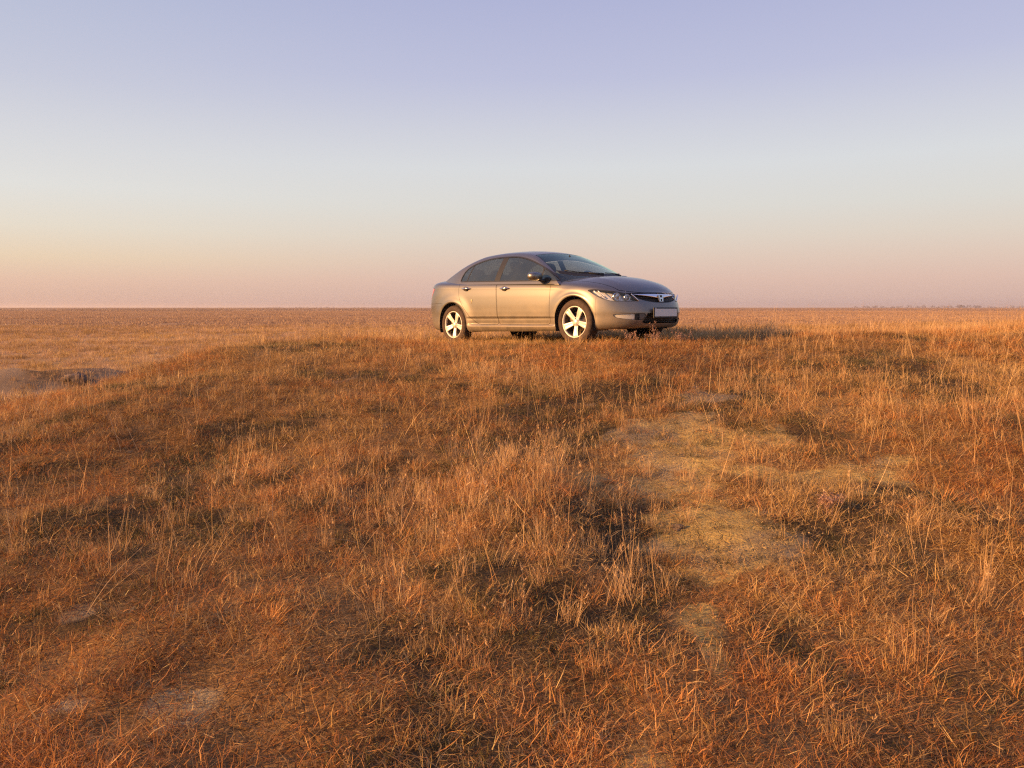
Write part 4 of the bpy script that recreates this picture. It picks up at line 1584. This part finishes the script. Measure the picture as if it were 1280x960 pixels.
def points(rng, y0, y1, dens, x0=-60, x1=60):
    """uniform points in the view wedge between depths y0 and y1"""
    A = []
    yy = y0
    while yy < y1:
        st = max(0.5, yy * 0.12)
        w = 0.72 * (yy + st) + (3.4 if yy < 13 else 12.0)
        a, b = max(x0, -w), min(x1, w)
        n = rng.poisson((b - a) * st * dens(yy))
        A.append(np.stack([rng.uniform(a, b, n), rng.uniform(yy, yy + st, n)], 1))
        yy += st
    return np.concatenate(A)

def huefield(x, y, rng, n):
    h = 0.5 + 0.75 * fbm(x * 0.55, y * 0.55, 71, 3) + 0.35 * fbm(x * 3, y * 3, 77, 2)
    return np.clip(h + rng.normal(0, .10, n), 0, 1)

def zof(x, y):
    return height(x, y) + 0.018 * fbm(x * 5, y * 5, 61, 3, 0.6) * sstep(16, 8, np.hypot(x, y))

rg = np.random.default_rng(5)
# 1 short matted thatch close by
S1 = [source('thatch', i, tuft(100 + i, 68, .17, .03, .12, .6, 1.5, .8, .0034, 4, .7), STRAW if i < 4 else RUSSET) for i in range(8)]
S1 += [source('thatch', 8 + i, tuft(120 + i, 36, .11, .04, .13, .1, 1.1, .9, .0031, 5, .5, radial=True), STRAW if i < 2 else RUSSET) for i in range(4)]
P = points(rg, 1.9, 13.5, lambda y: 190 if y < 5 else (150 if y < 8 else 110))
x, y = P.T
b = bare(x, y)
cl = 0.5 + 1.1 * fbm(x * 1.1, y * 1.1, 81, 4)
keep = (rg.uniform(size=len(x)) < np.clip(1.05 - (.52 + .22 * np.exp(-((x - 1.2) / .6) ** 2 - ((y - 4.5) / .8) ** 2)) * b, 0.08, 1) * np.clip(cl + .62, .3, 1) * (1 - .75 * crust_and_shade(x, y))) & in_view(x, y)
x, y, b = x[keep], y[keep], b[keep]
n = len(x)
sc = rg.uniform(.55, 1.15, n) * (1 - .45 * b) * (1 + y * .03) * (1 + .35 * fbm(x * .8, y * .8, 83, 2))
rf = ray_free(x, y)
sc = np.where(rf < 0.35, sc * 1.3, sc)
def redness(x, y):
    return .35 + .9 * fbm(x * .6 + 9, y * .6, 161, 3) + .45 * sstep(4.6, 2.6, y) + .35 * sstep(-1.2, -3.5, x) * sstep(9, 5, y) + .3 * sstep(2.2, 3.4, x) * sstep(8, 5, y)
red = rg.uniform(size=n) < redness(x, y)
i1 = np.where(rg.uniform(size=n) < .70, rg.integers(0, 4, n) + 4 * red, 8 + rg.integers(0, 2, n) + 2 * red)
scatter('short_grass', 'short matted russet dry grass covering the mound', 'grass', S1,
        np.stack([x, y, zof(x, y)], 1), slope_rot(x, y, rg), np.stack([sc, sc, sc * rg.uniform(.6, 1.2, n)], 1), huefield(x, y, rg, n), i1)

# 2 olive and dark sward in patches, also over the painted shade near the crest
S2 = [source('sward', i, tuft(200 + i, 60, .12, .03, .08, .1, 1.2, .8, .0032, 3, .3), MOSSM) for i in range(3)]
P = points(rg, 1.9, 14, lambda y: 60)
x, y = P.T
ol = crust_and_shade(x, y)
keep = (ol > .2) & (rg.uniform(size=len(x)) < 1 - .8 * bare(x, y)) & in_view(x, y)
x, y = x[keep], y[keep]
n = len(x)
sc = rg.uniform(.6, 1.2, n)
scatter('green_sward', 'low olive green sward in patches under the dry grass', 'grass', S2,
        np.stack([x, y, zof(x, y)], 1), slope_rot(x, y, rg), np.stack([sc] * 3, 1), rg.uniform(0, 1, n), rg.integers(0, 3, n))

# 3 upright fine grass in drifts, tallest left of the bare patch
S3 = [source('upright', i, tuft(300 + i, 30, .09, .10, .28, .0, .5, .5, .0024, 5, .16, .05), TALLM) for i in range(6)]
P = points(rg, 2.2, 15, lambda y: 46 if y < 7 else 34)
x, y = P.T
hum = np.exp(-((x - 0.05) / 0.75) ** 2 - ((y - 5.0) / 1.5) ** 2) + .55 * np.exp(-((x + 1.1) / 1.2) ** 2 - ((y - 4.6) / 1.3) ** 2)
dr = .04 + .8 * fbm(x * .7, y * .7 + 3, 101, 3) + .95 * hum + .25 * sstep(6, 9, y)
dr = dr * np.clip(1.1 - 1.3 * bare(x, y), 0, 1) * (1 - .85 * crust_and_shade(x, y) * (y > 8))
dr = dr * sstep(2.4, 3.6, y + .25 * np.abs(x - .3)) + .05
beh = sstep(1.6, 2.4, x) * sstep(10.9, 11.6, y)
dr = dr + .8 * beh
keep = (rg.uniform(size=len(x)) < np.clip(dr, 0, 1)) & in_view(x, y) & (ray_free(x, y) > .0)
x, y, hum = x[keep], y[keep], hum[keep]
n = len(x)
sc = rg.uniform(.5, 1.0, n) * (.8 + .22 * hum)
sc = np.where(ray_free(x, y) < .9, sc * .8, sc) * (1 + .25 * sstep(2, 3, x) * sstep(11, 12, y))
scatter('upright_grass', 'fine upright straw-coloured grass in drifts on the mound', 'grass', S3,
        np.stack([x, y, zof(x, y)], 1), slope_rot(x, y, rg), np.stack([sc, sc, sc], 1), huefield(x, y, rg, n) * .8 + .2, rg.integers(0, 6, n))

# 4 long single stalks
def stalk(seed, nb=3):
    B = Blades()
    B.rng = np.random.default_rng(seed)
    g = B.rng
    for _ in range(nb):
        L_ = g.uniform(.28, .60)
        tint = g.uniform(.55, 1)
        tip, az, th_ = B.blade((g.normal(0, .05), g.normal(0, .05), -.01), g.uniform(0, 6.28), L_, abs(g.normal(.1, .35)), g.normal(.2, .3), .0030, tint, 7, .06)
        if g.uniform() < .55:
            B.seedhead(tip, az, th_, .06, .007, tint, 7)
    return B
S4 = [source('stalk', i, stalk(400 + i, 1 + i % 4), TALLM) for i in range(10)]
P = points(rg, 2.0, 16, lambda y: 24)
x, y = P.T
keep = (rg.uniform(size=len(x)) < np.clip(.45 + fbm(x * .8, y * .8, 111, 2) + .3 * (x > 1.5) + .5 * np.exp(-((x - .1) / .8) ** 2 - ((y - 4.9) / 1.3) ** 2), .1, 1) * np.clip(1.1 - bare(x, y), .1, 1)) & in_view(x, y) & (ray_free(x, y) > .25)
x, y = x[keep], y[keep]
n = len(x)
sc = rg.uniform(.6, 1.05, n) * np.where(ray_free(x, y) < 1.2, .6, 1) * (.5 + .5 * sstep(2.2, 4.2, y))
scatter('grass_stalks', 'long thin pale stalks standing above the dry grass', 'grass', S4,
        np.stack([x, y, zof(x, y)], 1), slope_rot(x, y, rg), np.stack([sc] * 3, 1), rg.uniform(.3, 1, n), rg.integers(0, 10, n))

# 5 litter: broken straws lying on the bare soil and through the thatch
S5 = [source('litter', i, tuft(500 + i, 30, .22, .02, .10, 1.35, 1.62, .05, .0034, 3, .7), STRAW) for i in range(4)]
P = points(rg, 1.9, 10, lambda y: 95)
x, y = P.T
keep = in_view(x, y)
x, y = x[keep], y[keep]
n = len(x)
sc = rg.uniform(.6, 1.1, n)
scatter('straw_litter', 'broken straws lying flat on the soil', 'straw', S5,
        np.stack([x, y, zof(x, y) + .006], 1), slope_rot(x, y, rg, 1.0), np.stack([sc] * 3, 1), rg.uniform(0, .9, n), rg.integers(0, 4, n))

# crumbs and small lumps of soil on the bare ground
def crumbs(seed):
    g = np.random.default_rng(seed)
    V, F = [], []
    for _ in range(26):
        c = np.append(g.uniform(-.12, .12, 2), .002)
        r = g.uniform(.0012, .0045) * (1 + (g.uniform() < .05) * 1.0)
        b = len(V)
        for d in ((1, 0, 0), (-1, 0, 0), (0, 1, 0), (0, -1, 0), (0, 0, .8), (0, 0, -.8)):
            V.append(c + np.array(d) * r * g.uniform(.6, 1.3, 3) + g.normal(0, r * .15, 3))
        F += [(b + i, b + j, b + k) for i, j, k in ((0, 2, 4), (2, 1, 4), (1, 3, 4), (3, 0, 4), (2, 0, 5), (1, 2, 5), (3, 1, 5), (0, 3, 5))]
    me = mesh_py('crumbs', V, F)
    me.materials.append(CRUMB)
    return bpy.data.objects.new('crumbs source', me)
CRUMB = simple_mat('soil_crumb', (.36, .25, .115), .95, vary=.4, vscale=60)
P = points(rg, 2.2, 9.5, lambda y: 120)
x, y = P.T
keep = in_view(x, y) & (rg.uniform(size=len(x)) < bare(x, y) - .15)
x, y = x[keep], y[keep]
n = len(x)
sc = rg.uniform(.7, 1.5, n)
scatter('soil_crumbs', 'crumbs and small lumps of dry soil on the bare ground', 'soil', [crumbs(50 + i) for i in range(4)],
        np.stack([x, y, zof(x, y)], 1), slope_rot(x, y, rg, 1.0), np.stack([sc] * 3, 1), rg.uniform(0, 1, n), rg.integers(0, 4, n))

# 6 mid-distance grass on the mound's back and the plain, coarser tufts
S6 = [source('plain', i, tuft(600 + i, 70, .30, .10, .34, .0, .6, .5, .009, 3, .2, 0, .7), STRAW if i < 3 else FARM) for i in range(5)]
P = points(rg, 13, 80, lambda y: 17 if y < 20 else (12 if y < 32 else (6.5 if y < 50 else 3.2)))
x, y = P.T
rdist = np.hypot(x, y)
keep = in_view(x, y, 12) & (ray_free(x, y) > .1) & (rg.uniform(size=len(x)) < np.clip(1 - 1.2 * bare(x, y), 0, 1))
keep &= rg.uniform(size=len(x)) < np.clip(.85 + .8 * fbm(x * .22, y * .22, 121, 3), .4, 1)
x, y = x[keep], y[keep]
n = len(x)
sc = rg.uniform(.5, 1.0, n) * (1 + np.clip(y - 20, 0, 60) * .012)
zz = rg.uniform(.5, .95, n)
hf = np.clip(.45 + .7 * fbm(x * .12, y * .3, 131, 3) + rg.normal(0, .1, n), 0, 1)
scatter('plain_grass', 'rank dry grass on the plain behind the mound', 'grass', S6,
        np.stack([x, y, zof(x, y)], 1), slope_rot(x, y, rg), np.stack([sc, sc, sc * zz], 1), hf, rg.integers(0, 5, n))

# 7 far plain: coarser drifts of the same grass out to the horizon
S7 = [source('drift', i, tuft(700 + i, 70, 1.6, .16, .40, .0, .5, .4, .05, 3, .2), FARM2) for i in range(4)]
P = points(rg, 75, 420, lambda y: .22 if y < 160 else .10, -400, 400)
x, y = P.T
n = len(x)
hf = np.clip(.5 + .55 * fbm(x * .012, y * .06, 141, 3) + rg.normal(0, .07, n), 0, 1)
sc = rg.uniform(.8, 1.3, n)
scatter('far_grass', 'pale dry grass of the far plain', 'grass', S7, np.stack([x, y, height(x, y)], 1),
        np.stack([0 * x, 0 * x, rg.uniform(0, 6.28, n)], 1), np.stack([sc, sc, rg.uniform(.6, 1.1, n)], 1), hf, rg.integers(0, 4, n))
S8 = [source('tussocks', i, tuft(800 + i, 130, 22, .22, .5, .0, .4, .3, .42, 3, .1), HORM) for i in range(3)]
P = points(rg, 400, 3200, lambda y: .0011, -2600, 2600)
x, y = P.T
n = len(x)
hf = np.clip(.42 + .5 * fbm(x * .002, y * .01, 151, 3) + rg.normal(0, .05, n), 0, 1)
scatter('horizon_grass', 'brown grass at the edge of the plain below the sky', 'grass', S8, np.stack([x, y, height(x, y)], 1),
        np.stack([0 * x, 0 * x, rg.uniform(0, 6.28, n)], 1), np.ones((n, 3)), hf, rg.integers(0, 3, n))

# ------------------------------------------------------------------ far woods on the horizon
def wood(name, label, x0, x1, y, h, seed):
    g = np.random.default_rng(seed)
    V, F = [], []
    for _ in range(int((x1 - x0) / 7)):
        cx, cy = g.uniform(x0, x1), y + g.uniform(-30, 30)
        e = min(cx - x0, x1 - cx) / (x1 - x0) * 6
        hh = h * g.uniform(.35, 1) * min(1, .3 + e) * (.6 + .8 * max(0, float(fbm(np.array(cx * .01), np.array(0.0), seed, 2)) + .4))
        for _k in range(26):
            a, el = g.uniform(0, 6.28), g.uniform(0, 1)
            p = np.array([cx + math.cos(a) * hh * .8 * (1 - el * .5), cy + math.sin(a) * hh * .8, PLAIN + el * hh])
            b = len(V)
            d = g.normal(0, hh * .22, (3, 3))
            V += [p + d[0], p + d[1], p + d[2]]
            F.append((b, b + 1, b + 2))
    me = mesh_py(name, V, F)
    o = link_mesh(name, me, simple_mat(name + '_foliage', (.10, .07, .07), .9, vary=.2, vscale=.2), smooth=False)
    o['kind'] = 'stuff'
    o['label'] = label
    o['category'] = 'trees'
wood('distant_wood', 'low dark strip of far trees on the horizon at the right', 1150, 2000, 2700, 9, 3)
wood('distant_wood', 'thin dark strip of far scrub on the horizon left of the car', -900, -330, 2800, 5.0, 5)

# ------------------------------------------------------------------ single plants, stalks and clods
def put(name, label, cat, mesh_, x, y, rz=0.0, group=None, dz=0.0):
    o = bpy.data.objects.new(name, mesh_)
    C.objects.link(o)
    o.location = (x, y, float(zof(np.array(x), np.array(y))) + dz)
    o.rotation_euler = (0, 0, rz)
    o['label'] = label
    o['category'] = cat
    if group:
        o['group'] = group
    return o

def tall_tuft(seed, nb, rad, l0, l1, spread, w=.003, heads=.3, n=6):
    B = Blades()
    B.rng = np.random.default_rng(seed)
    g = B.rng
    for _ in range(nb):
        a, r = g.uniform(0, 6.28), rad * math.sqrt(g.uniform())
        L_ = g.uniform(l0, l1)
        tint = g.uniform(.3, 1)
        tip, az, th_ = B.blade((r * math.cos(a), r * math.sin(a), -.01), a + g.normal(0, .6), L_, abs(g.normal(0, spread)), g.normal(.2, .25), w * g.uniform(.7, 1.3), tint, n, .06)
        if g.uniform() < heads:
            B.seedhead(tip, az, th_, L_ * .15, .008, tint, 7)
    return B

def herb(seed, h, nst=7):
    """dead herb: branching stems ending in fluffy seed heads"""
    B = Blades()
    B.rng = np.random.default_rng(seed)
    g = B.rng
    for _ in range(nst):
        a = g.uniform(0, 6.28)
        L_ = h * g.uniform(.6, 1.05)
        tip, az, th_ = B.blade((g.normal(0, .03), g.normal(0, .03), -.01), a, L_, abs(g.normal(.25, .2)), .2, .006, g.uniform(.1, .5), 6, .1)
        d = np.array([math.cos(az) * math.sin(th_), math.sin(az) * math.sin(th_), math.cos(th_)])
        for k in range(9):
            q = tip - d * L_ * .5 * g.uniform(0, 1)
            t2, a2, b2 = B.blade(q, g.uniform(0, 6.28), L_ * g.uniform(.12, .25), g.uniform(.3, 1.0), .1, .004, g.uniform(.2, .6), 3)
            for _k in range(7):
                o_ = g.normal(0, 1, 3)
                o_ /= np.linalg.norm(o_)
                B.ribbon([t2, t2 + o_ * .008, t2 + o_ * .018], .007, g.uniform(.5, 1))
    return B

put('grass_tussock', 'tall reddish tussock standing in the bare soil right of the yellow patch', 'grass tussock', tall_tuft(901, 70, .14, .18, .42, .22).mesh('tussock', TALLM), 1.72, 5.25, 0)
put('grass_tussock', 'dense fine tussock on the hump just left of the bare patch', 'grass tussock', tall_tuft(902, 60, .24, .20, .42, .18, .0024).mesh('tussock', TALLM), .30, 4.85, 0)
put('grass_tussock', 'small dark tussock in the middle of the bare clay', 'grass tussock', tall_tuft(903, 60, .09, .05, .14, .5, .003, .0, 4).mesh('tussock', STRAW), .93, 4.18, 0)
put('grass_tussock', 'pale tall tussock on the slope below the rear wheel of the car', 'grass tussock', tall_tuft(904, 60, .12, .2, .40, .16).mesh('tussock', TALLM), -.32, 7.1, 0)
put('grass_tussock', 'spiky pale tussock against the far plain just right of the car', 'grass tussock', tall_tuft(905, 40, .16, .18, .34, .15, .006, .1).mesh('tussock', TALLM), 3.15, 11.35, 0)
put('grass_tussock', 'tussock of long leaning stems at the right edge of the photo', 'grass tussock', tall_tuft(906, 46, .16, .30, .62, .30, .0034).mesh('tussock', TALLM), 3.85, 6.3, 0)
put('grass_tussock', 'coarse tussock of thick pale stems in the lower right corner', 'grass tussock', tall_tuft(907, 34, .10, .12, .34, .5, .0045, .1).mesh('tussock', TALLM), 1.72, 3.15, 0)
put('dead_herb', 'fluffy dead herb in front of the fog lamp of the car', 'dead plant', herb(911, .28, 7).mesh('herb', HERBM), 1.56, 9.95, 0)
put('dead_herb', 'fluffy dead herb in front of the number plate of the car', 'dead plant', herb(912, .34, 8).mesh('herb', HERBM), 1.84, 9.95, 1)
put('dead_herb', 'bushy dead herb beyond the far corner of the bumper', 'dead plant', herb(913, .26, 8).mesh('herb', HERBM), 2.22, 10.15, 2)
put('dead_herb', 'grey dead herb under the tall stems right of the bare soil', 'dead plant', herb(914, .16, 12).mesh('herb', HERBM), 2.0, 4.75, 3)

def one_stalk(seed, L_, az, lean, curl, w=.0035):
    B = Blades()
    B.rng = np.random.default_rng(seed)
    tip, a2, th_ = B.blade((0, 0, -.01), az, L_, lean, curl, w, .9, 10, .03)
    B.seedhead(tip, a2, th_, .07, .006, .8, 9)
    return B
put('grass_stalk', 'long pale stalk leaning right in the lower right of the slope', 'stalk', one_stalk(921, .55, .5, .35, .15).mesh('stalk', TALLM), 1.72, 3.55)
put('grass_stalk', 'long straw lying over to the left beside the fine tussock', 'stalk', one_stalk(922, .5, math.pi * .95, 1.0, .4).mesh('stalk', TALLM), .15, 3.9)
put('grass_stalk', 'straw leaning far over the bare clay from its left edge', 'stalk', one_stalk(923, .6, -.35, .95, .35).mesh('stalk', TALLM), .45, 4.7)

CLODM = simple_mat('clod_earth', (.13, .095, .075), .95, bump=(30, .8, .02), vary=.35, vscale=9)
def clod(name, label, x, y, r, seed, sq=.6):
    bm = bmesh.new()
    bmesh.ops.create_icosphere(bm, subdivisions=4, radius=1)
    g = np.random.default_rng(seed)
    o1 = g.uniform(0, 50)
    for v in bm.verts:
        c = v.co
        n_ = float(fbm(np.array(c.x * 1.3 + o1), np.array(c.y * 1.3 + c.z * 1.7), seed, 4, .6))
        n2_ = float(fbm(np.array(c.x * 5 + o1), np.array(c.y * 5 + c.z * 6), seed + 5, 3, .6))
        v.co = Vector((c.x * r[0], c.y * r[1], c.z * r[2])) * (1 + .55 * n_ + .12 * n2_)
    o = bm_obj(name, bm, CLODM)
    o.location = (x, y, float(zof(np.array(x), np.array(y))) + r[2] * .25)
    o['label'] = label
    o['category'] = 'clod of earth'
clod('earth_clod', 'pointed dark clod of earth beside the grey salt pan', -12.3, 21.6, (.30, .22, .22), 1)
clod('earth_clod', 'flat dark clod of earth on the bank left of the mound', -11.2, 21.9, (.30, .22, .12), 2)
clod('earth_clod', 'broad low broken clod at the left end of the bank by the photo edge', -13.6, 22.6, (.45, .22, .13), 4)
clod('earth_clod', 'small rounded clod on the bank, rightmost of the dark ones', -10.2, 22.9, (.20, .16, .13), 5)
clod('earth_clod', 'small brown clod on the yellow clay patch', 1.02, 4.62, (.035, .03, .022), 3)

# ------------------------------------------------------------------ evening haze over the plain
bm = bmesh.new()
add_box(bm, (0, 0, 4.0), (10600, 10600, 11.6))
hz = bm_obj('haze', bm, None, smooth=False)
hm = Mat('haze')
hm.nt.nodes.remove(hm.bsdf)
pv = hm.n('ShaderNodeVolumePrincipled', {'Color': (.92, .85, .82, 1), 'Density': HAZE, 'Anisotropy': 0.2})
hm.nt.links.new(pv.outputs[0], hm.out.inputs['Volume'])
hz.data.materials.append(hm.m)
hz['kind'] = 'stuff'
hz['label'] = 'thin evening haze lying over the whole plain'
